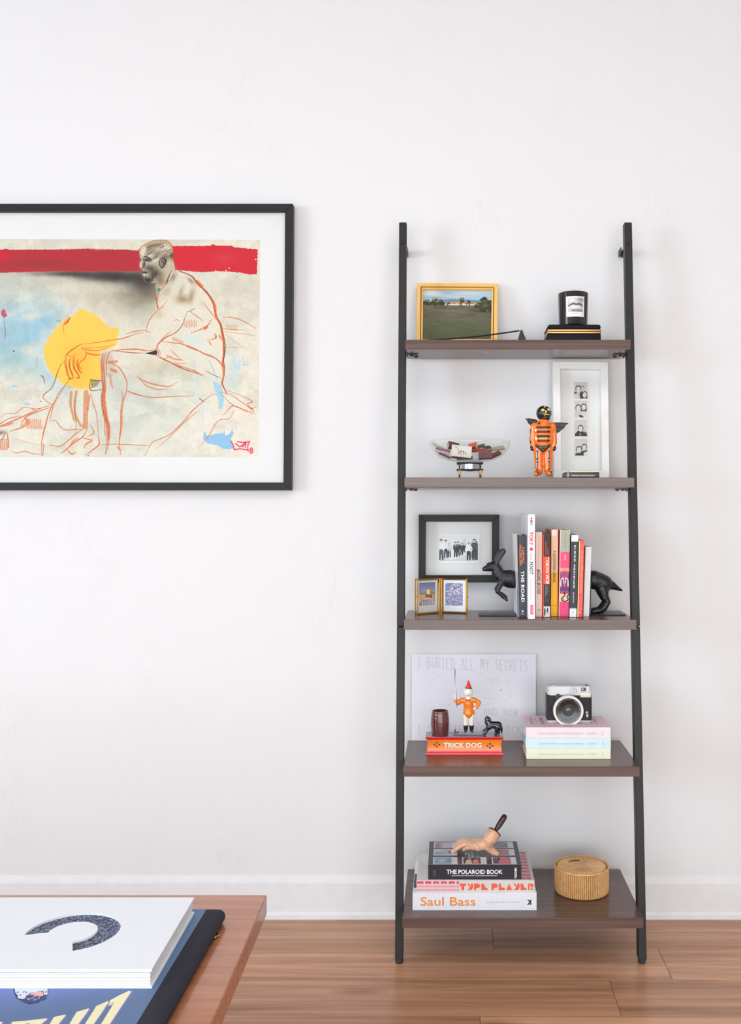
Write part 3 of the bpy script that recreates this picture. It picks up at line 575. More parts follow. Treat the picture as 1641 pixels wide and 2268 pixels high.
L_([(880, 560), (860, 760), (880, 900), (870, 1020)], 5, BR, .6); L_([(600, 880), (650, 885), (700, 950), (760, 985), (860, 980), (960, 975)], 6, OR, .8); L_([(980, 965), (880, 1030), (790, 1110), (700, 1170), (570, 1160)], 8, OR, .8); L_([(1010, 965), (960, 1060), (860, 1130), (780, 1200), (700, 1260)], 12, OR2, .8)
L_([(960, 1080), (1060, 1105), (990, 1150), (975, 1200)], 14, OR2, .7); L_([(780, 1210), (830, 1260), (880, 1240)], 14, OR2, .7); L_([(900, 1080), (850, 1110), (800, 1180)], 12, OR2, .6); L_([(1040, 930), (1080, 1020), (1010, 1060)], 9, OR, .7)
L_([(1130, 1050), (1140, 1150), (1060, 1220), (990, 1280)], 12, OR, .8); L_([(1040, 550), (1070, 680), (1110, 810), (1135, 1040)], 5, OR, .85); L_([(1140, 1155), (1350, 1150), (1641, 1158)], 5, OR, .6)
L_([(1035, 415), (1040, 535), (1170, 528)], 6, (80, 50, 40), .8); L_([(1035, 418), (1170, 428)], 6, (80, 50, 40), .8); a.poly([(1040, 425), (1150, 425), (1110, 490), (1045, 515)], (140, 122, 66), .7, 3)
a.poly([(1180, 95), (1130, 190), (1165, 330), (1250, 400), (1330, 330), (1300, 200), (1260, 90)], (180, 168, 152), .5, 8)
for d in (0, 14, -10, 24): L_([(1180+d, 120), (1165+d, 240), (1175+d, 380), (1185+d, 520), (1170+d, 650), (1200+d, 830), (1230+d, 920), (1240+d, 1050), (1225+d, 1200)], 8, OR if d else BR, .75)
L_([(1195, 430), (1200, 620), (1220, 800), (1250, 980), (1250, 1100)], 22, OR2, .55); L_([(1260, 90), (1240, 130), (1215, 220), (1220, 380)], 9, OR, .8); L_([(1200, 860), (1210, 1050)], 7, OR, .7)
L_([(1260, 95), (1400, 75), (1560, 72), (1641, 78)], 8, OR, .9); L_([(1280, 85), (1480, 105), (1641, 115)], 5, BR, .7); L_([(1230, 220), (1300, 240), (1370, 290), (1420, 370), (1450, 450), (1445, 560), (1420, 640)], 8, OR, .85)
L_([(1410, 600), (1385, 760), (1385, 950), (1370, 1120), (1385, 1270)], 9, OR2, .75); L_([(1390, 540), (1410, 640), (1395, 800), (1400, 900), (1380, 1080)], 14, OR, .55); L_([(1270, 300), (1330, 325)], 24, OR, .6); L_([(1240, 220), (1330, 210)], 26, OR, .55); L_([(1260, 350), (1270, 440), (1290, 520)], 22, OR, .4); L_([(1460, 545), (1550, 575), (1641, 605)], 6, OR, .9)
L_([(1350, 1180), (1385, 1220)], 14, OR2, .6); L_([(1215, 1260), (1230, 1200)], 7)
for p in ([(470, 370), (500, 385), (520, 460)],): L_(p, 14, (176, 76, 100), .7)
for x, y, r in ((477, 663, 7), (1022, 1280, 6), (395, 755, 8), (165, 90, 12), (1365, 660, 0)): a.ell(x, y, r+1, r+1, (176, 60, 80), .8)
for x, y in ((315, 690), (800, 500), (175, 490)): a.smear(x, y, 40, 14, (140, 184, 214), .8, .1)
a.zoom(0, 510, 5.128)
a.poly([(20, 920), (45, 895), (65, 905), (70, 940), (90, 965), (70, 990), (45, 990), (20, 960)], (196, 60, 96), .85, 4); L_([(45, 990), (60, 1080), (70, 1180), (60, 1250)], 7, (120, 110, 170), .7); L_([(800, 990), (770, 1040), (740, 1070)], 16, (206, 52, 30), .85); L_([(780, 970), (730, 1080), (735, 1200)], 5, OR2, .6)
L_([(650, 1040), (670, 1020), (700, 1040)], 5, (60, 60, 120), .6)
# lower right (zoom D)
a.zoom(280, 760, 5.128)
L_([(130, 375), (170, 410), (260, 450), (380, 480), (500, 490), (590, 440)], 13, OR, .6); L_([(150, 390), (230, 480), (360, 525), (480, 520)], 8, OR, .7); L_([(20, 550), (130, 585), (300, 618), (500, 610), (770, 600)], 6, OR, .85)
L_([(1110, 300), (1105, 380), (1090, 460), (1120, 520), (1145, 575)], 9, OR2, .8); L_([(1125, 250), (1120, 350), (1100, 430), (1105, 480), (1150, 570)], 5, DK, .7); L_([(1098, 0), (1105, 140), (1100, 220), (1120, 290), (1110, 400)], 9, OR2, .7); L_([(1125, 20), (1110, 180), (1125, 270)], 4, DK, .6)
L_([(870, 110), (980, 150), (1060, 210), (1090, 260)], 7, OR, .8); L_([(760, 300), (880, 370)], 5, OR, .7); L_([(900, 310), (1000, 360), (1090, 400)], 4, DK, .6); L_([(380, 150), (560, 240), (740, 300), (860, 370)], 6, OR, .8)
L_([(1020, 575), (960, 595), (870, 670), (760, 770), (660, 890), (500, 1040), (320, 1120), (280, 1170), (220, 1285)], 6, OR, .85); L_([(850, 755), (760, 820), (620, 950), (480, 1090), (345, 1210)], 6, OR, .75); L_([(840, 630), (885, 665)], 7, BR, .7); L_([(0, 1155), (140, 1158), (280, 1168)], 5, OR, .8)
L_([(1060, 560), (1180, 580), (1290, 650), (1400, 730), (1460, 780)], 5, OR, .8); L_([(1080, 580), (1200, 690), (1300, 740), (1470, 805)], 6, OR, .8); L_([(1110, 820), (1170, 750), (1220, 710), (1300, 740), (1380, 780)], 7, OR, .8); L_([(1230, 760), (1180, 855), (1050, 885), (960, 1030), (830, 1200)], 5, OR, .8)
L_([(1140, 530), (1320, 600), (1440, 660), (1400, 680), (1380, 690), (1420, 740), (1470, 780)], 6, OR, .7); L_([(1380, 690), (1430, 740), (1480, 720)], 9, OR, .6)
R_ = (226, 40, 84)
for p in ([(1200, 1115), (1225, 1160), (1240, 1215)], [(1240, 1212), (1300, 1200), (1390, 1215)], [(1390, 1215), (1390, 1160), (1412, 1118)], [(1270, 1120), (1340, 1130), (1412, 1118)], [(1250, 1140), (1300, 1180), (1370, 1130)], [(1330, 1180), (1360, 1140)], [(1370, 1140), (1360, 1185)]): a.line(p, 13, R_, .95, .25, smooth=False)
a.ell(1398, 1222, 10, 8, R_); a.line([(1430, 1190), (1415, 1210), (1450, 1235), (1430, 1252), (1415, 1235), (1445, 1205), (1430, 1190)], 12, R_, .95, .2)
a.a *= (.96+.08*a.nz(3, 8))[..., None]
ARTM = a.image('figure_drawing')
pic = thing('framed_picture', (-.95, -.02, 1.16), 'wide black framed drawing of a seated man with red band and yellow disc', 'picture')
ZP = 2.607
TL, TR, BR_, BL = P(-235, 451, ZP), P(648.5, 451, ZP), P(644.5, 1085.5, ZP), P(-239, 1085.5, ZP)
inn, n = frame_bars(TL, TR, BR_, BL, .0205, .028, FBLACK, pic)
q = Vector((0, .010, 0)); MB().box((TL.x+.01, q.y+ZP-ZW+.005, BL.z+.01), (BR_.x-.01, ZP-ZW+.027, TL.z-.01)).done('mount_board', MAT_BOARD, pic)
Za = ZP+.0145
sheet('drawing_sheet', P(-66, 529, Za), P(575.5, 531, Za), P(571.5, 1012.5, Za), P(-70, 1012.5, Za), ARTM, pic, .0004)
MB().box((TL.x+.012, ZP-ZW+.004, BL.z+.012), (BR_.x-.012, ZP-ZW+.006, TL.z-.012)).done('glass_pane', GLASS, pic)
# ================================================================== objects on the shelves
def zm(ox, oy, s, Z): return lambda x, y, Z2=None: P(ox+x/s, oy+y/s, Z2 or Z)
X_ = Vector((1, 0, 0)); Y_ = Vector((0, 1, 0)); Z_ = Vector((0, 0, 1))
S1, S2, S3, S4, S5 = [s[0] for s in SHELVES]
# ---- shelf 1: small landscape painting in a gold frame
q = zm(910, 610, 7.814, 2.58)
pt = thing('landscape_painting', (P(1012, 0, 2.58).x, -.05, S1), 'small landscape painting of a meadow and trees in a gold frame, on the top shelf', 'painting')
zb, zt_ = 2.555, 2.615
TL, TR = P(924, 626.5, zt_), P(1102.5, 628, zt_)
BL, BR_ = Vector((P(922, 750, zb).x, zb-ZW, S1+.0062)), Vector((P(1101.5, 750, zb).x, zb-ZW, S1+.0062))
GF = mat('gold_paint', (244, 194, 112), .45, metal=0, var=.1)
inn, n = frame_bars(TL, TR, BR_, BL, .0095, .018, GF, pt)
e = [p+n*.007 for p in inn]; i1, _ = frame_bars(e[0], e[1], e[2], e[3], .0022, .011, C('gold_shadow_gap', (120, 78, 28), rough=.6), pt, 'frame_groove', .0002)
e = [p-n*.003 for p in i1]; i2, _ = frame_bars(e[0], e[1], e[2], e[3], .0045, .010, GF, pt, 'inner_frame_bar', .0004)
cv = Canvas(937, 640, 1089, 768, 6, (90, 92, 70)); cv.zoom(910, 610, 7.814)
f1 = cv.fbm(60, 3, 5, 2.2, .6); f2 = cv.fbm(18, 9, 4, .6, 1.6)
cv.rect(200, 200, 1420, 500, (168, 196, 212)); cv.smear(360, 300, 220, 50, (222, 226, 226), .9); cv.smear(1000, 300, 260, 36, (212, 220, 224), .8); cv.smear(700, 350, 300, 26, (214, 218, 222), .8); cv.smear(620, 280, 120, 20, (140, 178, 210), .8); cv.smear(900, 330, 300, 18, (156, 188, 212), .6); cv.smear(420, 380, 160, 10, (150, 160, 166), .7)
cv.poly([(540, 430), (700, 412), (860, 415), (1100, 425), (1200, 440), (1200, 490), (540, 490)], (98, 140, 168), .9, 3); cv.poly([(560, 490), (700, 478), (900, 465), (1100, 485), (1200, 480), (1200, 525), (560, 520)], (206, 140, 92), 1, 3, 3)
for x in range(590, 1160, 34): cv.ell(x, 498+(x*7 % 13), 20, 9, ((226, 150, 100), (150, 96, 70), (236, 170, 120))[x % 3], .8)
cv.poly([(590, 515), (840, 512), (1150, 520), (1150, 540), (590, 538)], (226, 218, 214), 1, 1)
cv.rect(200, 538, 1420, 1300, (102, 98, 84)); cv.a[int((538/7.814+610-640)*6):] *= (.8+.45*f1[int((538/7.814+610-640)*6):])[..., None]
yy = np.linspace(0, 1, cv.h)[:, None]*np.ones((1, cv.w)); cv.blend(np.clip((yy-.42)*2, 0, .75)*(.55+.7*f2), (84, 92, 58)); cv.blend(np.clip((yy-.7)*2, 0, .6)*(.5+.8*f2), (74, 80, 64))
for x, y, rx, ry in ((270, 480, 60, 60), (340, 500, 60, 40), (410, 470, 55, 70), (510, 480, 60, 55), (480, 505, 90, 34), (560, 515, 40, 24), (880, 430, 50, 50), (870, 500, 24, 40), (655, 510, 30, 24), (1000, 490, 36, 50), (1300, 450, 100, 80), (1340, 560, 130, 110), (1220, 620, 80, 60), (1200, 540, 50, 60), (1130, 560, 40, 40)):
    for k in range(14): cv.ell(x+rx*random.uniform(-.8, .8), y+ry*random.uniform(-.8, .8), rx*.34, ry*.34, random.choice(((58, 62, 44), (44, 52, 42), (84, 84, 48), (50, 56, 50))), .75, soft=.6)
for x, y in ((410, 430), (290, 450), (880, 410), (490, 460)):
    for k in range(8): cv.ell(x+random.uniform(-30, 30), y+random.uniform(-20, 20), 14, 12, (146, 138, 72), .55, soft=.8)
cv.poly([(405, 540), (440, 540), (430, 590), (415, 590)], (66, 60, 46), .9); cv.smear(1240, 660, 130, 22, (46, 52, 40), .7)
for k in range(420):
    x, y = random.uniform(210, 1400), random.uniform(560, 1180); cv.line([(x, y), (x+random.uniform(-8, 8), y-random.uniform(8, 30))], 4, random.choice(((120, 118, 88), (70, 76, 54), (142, 140, 112), (96, 104, 60))), .4, smooth=False)
j = i2; d = n*.006
sheet('painted_canvas', j[0]+d, j[1]+d, j[2]+d, j[3]+d, cv.image('landscape_print', .5), pt, .003)
# ---- twisted rod with a little black triangular rest
rd = thing('rod_holder', (P(1156, 0, 2.5).x, 2.50-ZW, S1), 'black twisted rod with small triangular rest in front of the landscape painting', 'ornament')
a0, a1 = P(935, 749, 2.49), P(1150, 732.5, 2.49); a0.z = S1+.0035
L = (a1-a0).length; dirv = (a1-a0).normalized(); u = dirv.cross(Y_).normalized(); w = dirv.cross(u)
for ph in (0, math.pi):
    pts = []
    for k in range(241):
        t = k/240; an = ph+t*2*math.pi*30; sag = -.004*math.sin(math.pi*t)*1
        pts.append(a0+dirv*L*t+Vector((0, 0, sag if a0.z+dirv.z*L*t+sag > S1+.003 else 0))+u*.0011*math.cos(an)+w*.0011*math.sin(an))
    MB().tube(pts, .0012, 6).done('twisted_rod', BLACK, rd, True)
m = MB(); xa, xb, xm = P(1146, 0, 2.49).x, P(1166.5, 0, 2.49).x, P(1153.5, 0, 2.49).x; zt2 = P(0, 731.5, 2.49).z
O = Vector((0, 2.485-ZW, 0)); m.prism([(xa, S1), (xb, S1), (xm+.003, zt2), (xm-.001, zt2)], O, X_, Z_, Y_*.022); m.done('triangular_rest', C('black_satin', (24, 24, 25), rough=.35), rd)
# ---- velvet box and candle
bx = thing('velvet_box', (P(1272, 0, 2.53).x, 2.53-ZW, S1), 'black velvet box with a gold band under the black candle', 'box')
xa, xb = P(1213.5, 0, 2.48).x, P(1331, 0, 2.48).x; y0, y1 = 2.48-ZW, 2.585-ZW; zz = lambda y: P(0, y, 2.48).z
VEL = mat('black_velvet', (13, 14, 17), .7, sheen=.0, bump=.3, bs=900, spec=.3)
MB().box((xa, y0, S1), (xb, y1, zz(739)), .003, seg=2).done('box_base', VEL, bx, True, ang=50)
MB().box((xa, y0, zz(729.5)), (xb, y1, zz(718)), .006, seg=3).done('box_lid', VEL, bx, True, ang=50)
GB = mat('gold_band', (216, 168, 112), .25, metal=1, var=.1)
for ya, yb in ((729.2, 733.4), (734.2, 738.6)): MB().box((xa-.0006, y0-.0006, zz(yb)), (xb+.0006, y1+.0006, zz(ya)), .0012, seg=2).done('gold_band', GB, bx, True, ang=50)
MB().box((xa+.001, y0+.0008, zz(734.6)), (xb-.001, y1-.001, zz(733.0))).done('band_gap', C('band_gap', (80, 50, 36)), bx)
MB().box((xa+.004, y0-.0014, zz(738.4)), (xa+.0075, y0+.004, zz(729.4)), .0004).done('hinge', GB, bx)
zc = zz(718); R = .0395; cy = 2.525-ZW; cxw = P(1269.3, 0, 2.525).x
ca = thing('candle', (cxw, cy, zc), 'black glass candle with black and white photo label, standing on the velvet box', 'candle')
zt3 = P(0, 645, 2.495).z; h = zt3-zc; r0 = R*.945
m = MB(); m.lathe([(0, 0), (r0-.003, 0), (r0, .003), (R, h-.0015), (R-.0012, h), (R-.0025, h-.001), (R-.003, h-.012), (r0-.004, .008), (0, .008)], (cxw, cy, zc), 64)
m.done('candle_glass', mat('black_glass', (16, 15, 15), .05, coat=.5, spec=.6), ca, True, ang=40)
MB().lathe([(0, .008), (r0-.0038, .008), (R-.0032, h*.72), (0, h*.73)], (cxw, cy, zc), 48).done('wax', C('wax', (232, 222, 200), rough=.5), ca, True, ang=40)
MB().tube([(cxw, cy, zc+h*.72), (cxw+.001, cy, zc+h*.82)], .0009).done('wick', C('wick', (40, 36, 32)), ca)
lb = Canvas(1249, 654.5, 1293, 702, 12, (238, 236, 240)); lb.zoom(1190, 630, 10.256)
lb.rect(650, 290, 1018, 622, (196, 195, 197)); lb.smear(740, 350, 90, 60, (232, 231, 232), .9); lb.smear(960, 330, 80, 40, (120, 119, 121), .7); lb.smear(880, 400, 120, 30, (214, 213, 214), .7)
lb.poly([(650, 470), (720, 430), (790, 400), (840, 425), (900, 400), (960, 410), (1010, 470), (1000, 490), (930, 455), (840, 462), (780, 445), (700, 470), (655, 500)], (96, 95, 98), .8, 6)
lb.line([(652, 488), (700, 462), (770, 436), (840, 456), (900, 444), (950, 452), (1006, 490)], 17, (34, 33, 36), .9); lb.smear(820, 510, 130, 34, (238, 237, 238), .95); lb.smear(700, 530, 60, 24, (222, 221, 223), .8)
lb.poly([(740, 570), (860, 560), (990, 570), (1005, 620), (750, 620)], (120, 119, 122), .8, 8); lb.line([(750, 560), (740, 600)], 8, (70, 70, 74), .7)
lb.rect(620, 628, 1040, 735, (240, 239, 243)); sketch(lb, 'FLIRT', 760, 890, 648, 26, 3, (120, 120, 124), .8, jit=.1)
LBM = lb.image('lips_label', .4)
# curved label hugging the glass
def curved_label(name, cx, cy, zlo, zhi, rlo, rhi, a0, a1, mt, parent, N=14):
    vs = []; fs = []
    for k in range(N+1):
        t = a0+(a1-a0)*k/N
        vs += [(cx+rlo*math.sin(t), cy-rlo*math.cos(t), zlo), (cx+rhi*math.sin(t), cy-rhi*math.cos(t), zhi), (cx+(rlo-.0004)*math.sin(t), cy-(rlo-.0004)*math.cos(t), zlo), (cx+(rhi-.0004)*math.sin(t), cy-(rhi-.0004)*math.cos(t), zhi)]
    for k in range(N): i = 4*k; fs += [(i, i+4, i+5, i+1), (i+2, i+3, i+7, i+6), (i+1, i+5, i+7, i+3), (i, i+2, i+6, i+4)]
    me = bpy.data.meshes.new(name); me.from_pydata(vs, [], fs); uv = me.uv_layers.new(name='UVMap')
    for li, l in enumerate(me.loops): uv.data[li].uv = ((l.vertex_index//4)/N, (l.vertex_index % 4) % 2)
    return link(name, me, mt, parent)
zlo, zhi = P(0, 701, 2.487).z, P(0, 656, 2.487).z
rr = lambda z: r0+(R-r0)*(z-zc)/h+.0006
curved_label('photo_label', cxw, cy, zlo, zhi, rr(zlo), rr(zhi), -.60, .67, LBM, ca)
# ---- shelf 2: glass bowl on a stand, full of matchboxes
zb_ = 2.475; bc = Vector((P(1040.5, 0, zb_).x, zb_-ZW, 0))
st = thing('bowl_stand', (bc.x, bc.y, S2), 'small black metal stand with four bamboo-ringed feet under the glass bowl', 'stand')
pz = lambda y, Z=zb_: P(0, y, Z).z
for sx in (-1, 1):
    for sy in (-1, 1):
        x, y = bc.x+sx*.0265, bc.y+sy*.026
        MB().tube([(x, y, pz(1057)), (x, y, pz(1024))], .0016, 10).done('leg', BLACK, st, True, ang=40)
        MB().lathe([(0, 0), (.0028, 0), (.0028, .0105), (0, .0105)], (x, y, pz(1051.5)), 14).done('foot_collar', C('bamboo', (216, 160, 84), rough=.5), st, True, ang=40)
        MB().lathe([(0, 0), (.0026, 0), (.0026, .0042), (0, .0042)], (x, y, S2), 12).done('foot', BLACK, st, True, ang=40)
for yy_ in (1026.5, 1040.8):
    for sy in (-1, 1):
        z = pz(yy_); y = bc.y+sy*.026; MB().tube([(bc.x-.0335, y, z), (bc.x+.0335, y, z)], .0017, 10).done('stand_bar', BLACK, st, True, ang=40)
        x = bc.x+sy*.0265; MB().tube([(x, bc.y-.0335, z), (x, bc.y+.0335, z)], .0015, 10).done('stand_bar', BLACK, st, True, ang=40)
MB().lathe([(.0205, pz(1042)), (.0225, pz(1042)), (.0225, pz(1028)), (.0205, pz(1028)), (.0205, pz(1042))], (bc.x, bc.y, 0), 32).done('steel_ring', mat('steel', (190, 192, 198), .2, metal=1), st, True, ang=40)
MB().lathe([(0, pz(1044)), (.012, pz(1043.5)), (.021, pz(1041.5)), (.021, pz(1040)), (0, pz(1040))], (bc.x, bc.y, 0), 32).done('drip_dish', mat('steel', (190, 192, 198), .2, metal=1), st, True, ang=40)
zr, zbt = pz(977), pz(1024.6); H = zr-zbt; RB = 90*zb_/FPX
prof = lambda t, o: (RB*math.sin(t)*1.0 if False else (RB-o)*(math.sin(t*math.pi/2)**.72), zbt+o+(H-o)*(1-math.cos(t*math.pi/2))**1.05)
pr = [(max(0, prof(k/18, 0)[0]), prof(k/18, 0)[1]) for k in range(19)]; pi_ = [(max(0, prof(k/18, .0018)[0]), prof(k/18, .0018)[1]) for k in range(18, -1, -1)]
pi_[0] = (pr[-1][0]-.0016, pr[-1][1]); pr[0] = (0, zbt); pi_[-1] = (0, zbt+.0018)
bw = MB().lathe(pr+pi_, (bc.x, bc.y, 0), 64).done('glass_bowl', thin_glass('bowl_glass', (.985, .993, .99), .7), None, True, origin=(bc.x, bc.y, zbt)); tag(bw, 'wide shallow clear glass bowl filled with matchboxes on the second shelf', 'bowl')
def matchbox(c, sz, rot, col, lab, top=None, side=(96, 50, 46), motif=None):
    M = Matrix.Translation(c) @ Matrix.Rotation(rot[2], 4, 'Z') @ Matrix.Rotation(rot[1], 4, 'Y') @ Matrix.Rotation(rot[0], 4, 'X')
    t = thing('matchbox', c, lab, 'matchbox', None)
    sx, sy, sz_ = [v/2 for v in sz]; k = .0006
    m = MB(); m.box((-sx, -sy, sz_-k), (sx, sy, sz_), M=M); m.box((-sx, -sy, -sz_), (sx, sy, -sz_+k), M=M); m.box((-sx, -sy, -sz_), (sx, -sy+k, sz_), M=M); m.box((-sx, sy-k, -sz_), (sx, sy, sz_), M=M)
    m.done('sleeve', C('match_%d_%d_%d' % col, col, rough=.55), t)
    MB().box((-sx+.0003, -sy+k, -sz_+k), (sx-.0003, sy-k, sz_-k), M=M).done('tray', C('match_card', (206, 190, 158)), t)
    for sg in (-1, 1): MB().box((-sx+.001, sg*sy-.0002, -sz_+.0015), (sx-.001, sg*sy+.0002, sz_-.0015), M=M).done('striker_strip', C('striker_%d_%d_%d' % side, side, rough=.8), t)
    if motif:
        # little long-necked animal drawn on the lid
        lines = [[(-.30, .34), (-.24, .28), (-.12, -.02), (.08, .0), (.18, -.12)], [(-.12, -.02), (-.16, -.34)], [(-.04, -.02), (-.02, -.36)], [(.06, -.02), (.12, -.30)], [(.12, -.04), (.26, -.28)], [(-.30, .34), (-.36, .30)]]
        mm = MB()
        for ln in lines: mm.tube([M @ Vector((p[0]*sz[0], p[1]*sz[1], sz_+.0002)) for p in ln], .0006, 5)
        mm.done('animal_motif', C('ink', (66, 64, 62)), t)
    return t
qb = zm(940, 950, 7.459, 2.47)
def MBx(px, py, Z, size, rot, col, lab, **k): matchbox(qb(px, py, Z), size, [math.radians(v) for v in rot], col, lab, **k)
MBx(610, 385, 2.432, (.050, .034, .010), (62, 6, 4), (226, 222, 214), 'large white matchbox with a grey animal drawing, front of the glass bowl', motif=True)
MBx(660, 480, 2.452, (.040, .020, .008), (8, -2, 4), (74, 108, 66), 'green matchbox lying flat under the large white one')
MBx(480, 285, 2.495, (.030, .020, .010), (50, 12, 20), (92, 62, 66), 'dark purple matchbox leaning behind the large white one')
MBx(300, 362, 2.455, (.036, .018, .008), (20, 14, -4), (168, 120, 140), 'mauve matchbox at the left side of the glass bowl', side=(200, 180, 186))
MBx(335, 435, 2.475, (.034, .020, .006), (14, 22, 12), (206, 204, 200), 'thin pale matchbox low at the left of the bowl')
MBx(800, 295, 2.462, (.022, .020, .011), (38, -14, -20), (222, 84, 84), 'bright red matchbox on top, right of the large white one')
MBx(870, 300, 2.485, (.040, .016, .006), (16, -14, -8), (70, 86, 52), 'dark green matchbox sticking up behind the red ones', side=(60, 120, 70))
MBx(890, 352, 2.452, (.034, .016, .007), (14, -3, -4), (206, 84, 60), 'orange red matchbox lying across the brown striker box')
MBx(1030, 325, 2.470, (.020, .016, .009), (24, -8, 12), (84, 52, 58), 'open maroon matchbox near the right of the pile', side=(190, 160, 120))
MBx(1000, 425, 2.440, (.034, .022, .0115), (78, -3, 10), (112, 72, 74), 'brown matchbox with its dark striker side facing front', side=(74, 44, 50))
MBx(1210, 325, 2.478, (.034, .020, .004), (24, -10, 10), (188, 178, 150), 'thin tan matchbook at the right end of the bowl')
MBx(1160, 430, 2.468, (.032, .020, .006), (20, -24, 6), (140, 84, 70), 'rust brown matchbox low at the right of the bowl')
MBx(230, 290, 2.478, (.030, .018, .003), (20, 22, 14), (204, 200, 176), 'cream matchbook at the left rim of the bowl')
# ---- skeleton figure
ZF = 2.47; q = zm(1150, 880, 11.72, ZF); u = ZF/FPX/11.72
def qd(x, y, d=0): v = q(x, y); v.y += d; return v
def cp(x0, y0, r0_, x1, y1, r1_, d0=0, d1=0): return ('c', qd(x0, y0, d0), r0_*u, qd(x1, y1, d1), r1_*u)
ORG = mat('orange_glaze', (244, 118, 8), .12, coat=.8, var=.04); BLG = mat('black_glaze', (24, 21, 21), .12, coat=.8); YEL = C('pale_yellow_paint', (236, 206, 96), rough=.3)
sk = thing('skeleton_figure', (q(620, 2060).x, ZF-ZW, S2), 'glossy orange and black skeleton figure with bat wings', 'figurine')
E_ = lambda x, y, rx, ry, rz, d=0, M=None: ('e', qd(x, y, d), (rx*u, ry*u, rz*u), M)
zfoot = 2055
blob('body', [E_(620, 860, 300, 190, 260), E_(620, 1060, 290, 185, 330), cp(400, 760, 110, 345, 1080, 78), cp(345, 1080, 80, 370, 1330, 66), cp(850, 760, 110, 905, 1080, 74), cp(905, 1080, 78, 880, 1340, 64), E_(620, 1280, 235, 170, 190), cp(640, 640, 150, 630, 760, 190),
     cp(495, 1340, 128, 508, 1900, 108), cp(742, 1340, 128, 752, 1900, 110), cp(500, 1930, 100, 440, 1985, 72, 0, -.012), cp(755, 1930, 105, 760, 1985, 76, 0, -.014), cp(440, 1990, 62, 410, 2000, 56, -.012, -.022), cp(740, 1990, 68, 750, 1995, 58, -.012, -.024)],
     ORG, sk, vox=.0010, sm=3)
blob('skull', [E_(638, 412, 204, 196, 200), E_(652, 520, 156, 146, 124, -.002), cp(650, 540, 110, 650, 600, 70)], BLG, sk, vox=.001, sm=4)
fy = -.0150
def onsk(x, y): # front surface of the skull ellipsoid
    dx, dz = (x-640)/192, (y-420)/200; return -195*u*math.sqrt(max(.05, 1-dx*dx-dz*dz))
for x, y, rx, rz in ((595, 352, 44, 40), (735, 340, 42, 38)): MB().sph(qd(x, y, onsk(x, y)-.0002), 1, 3, (rx*u, .0012, rz*u)).done('eye_socket', YEL, sk, True)
MB().sph(qd(675, 388, onsk(675, 388)-.0003), 1, 3, (26*u, .0014, 34*u)).done('nose', YEL, sk, True)
MB().tube([qd(x, y, onsk(x, y)-.0003) for x, y in ((630, 495), (650, 472), (690, 460), (735, 464), (762, 482))], 13*u, 8).done('mouth', YEL, sk, True)
for k in range(5): MB().tube([qd(640+k*28, 470, onsk(640+k*28, 480)-.0012), qd(640+k*28, 496, onsk(640+k*28, 496)-.0008)], 4*u, 5).done('tooth_line', BLG, sk)
m = MB(); stp = []
for k in range(10): r_ = (36 if k % 2 == 0 else 14)*u; an = math.pi/2+k*math.pi/5; stp.append((r_*math.cos(an), r_*math.sin(an)))
m.prism(stp, qd(650, 268, onsk(650, 268)-.0012), X_, Z_, Y_*.0022); m.done('star', YEL, sk)
def onb(x, y, k=0): dx = (x-620)/300; return -195*u*math.sqrt(max(.1, 1-dx*dx))-.0002
for x0, x1, y in ((440, 785, 790), (440, 785, 905), (450, 770, 1022), (462, 765, 1138)):
    xs = [x0+(x1-x0)*k/8 for k in range(9)]; MB().tube([qd(x, y+random.uniform(-2, 2), onb(x, y)+.0006) for x in xs], 27*u, 10).done('rib_stripe', BLG, sk, True)
pf = -.0158
blob('pelvis', [cp(435, 1262, 32, 600, 1385, 44, pf+.002, pf-.001), cp(770, 1258, 32, 600, 1385, 44, pf+.002, pf-.001), cp(500, 1300, 34, 700, 1298, 34, pf, pf), cp(560, 1345, 36, 650, 1345, 36, pf, pf)], BLG, sk, vox=.0006, sm=3)
O = qd(0, 0)
for X0, (ya, yb) in ((455, (1400, 1610)), (460, (1680, 1885)), (757, (1400, 1600)), (757, (1670, 1880))):
    f = -118*u-.0008; blob('leg_bone', [('c', qd(X0-14, ya, f), 20*u, qd(X0-10, ya+10, f), 18*u), ('c', qd(X0+14, ya, f), 20*u, qd(X0+8, ya+10, f), 18*u), ('c', qd(X0, ya, f), 18*u, qd(X0, yb, f), 16*u), ('c', qd(X0-14, yb, f), 20*u, qd(X0+16, yb, f), 20*u)], BLG, sk, vox=.0006, sm=2)
MB().sph(qd(425, 1960, -.0225), 1, 3, (58*u, 26*u, 30*u), Matrix.Rotation(.3, 4, 'Y')).done('toe_patch', BLG, sk, True); MB().sph(qd(780, 1958, -.0225), 1, 3, (58*u, 26*u, 32*u), Matrix.Rotation(-.4, 4, 'Y')).done('toe_patch', BLG, sk, True)
MB().sph(qd(500, 685, -.0148), 1, 3, (32*u, 20*u, 32*u)).done('shoulder_spot', BLG, sk, True)
for xx_, yy_, ya in ((292, 830, 970), (286, 1020, 1200), (945, 840, 970), (950, 1020, 1200)): MB().tube([qd(xx_+(6 if xx_ > 600 else 0), yy_, -.002), qd(xx_, (yy_+ya)/2, -.003), qd(xx_+4, ya, -.002)], 18*u, 8).done('arm_bone', BLG, sk, True)
for xx_ in (325, 905): blob('hand', [('c', qd(xx_-18*(1 if xx_ < 600 else -1), 1290, -.003), 34*u, qd(xx_, 1360, -.004), 34*u), ('e', qd(xx_, 1330, -.004), (46*u, 50*u, 64*u), None)], BLG, sk, vox=.0008, sm=3)
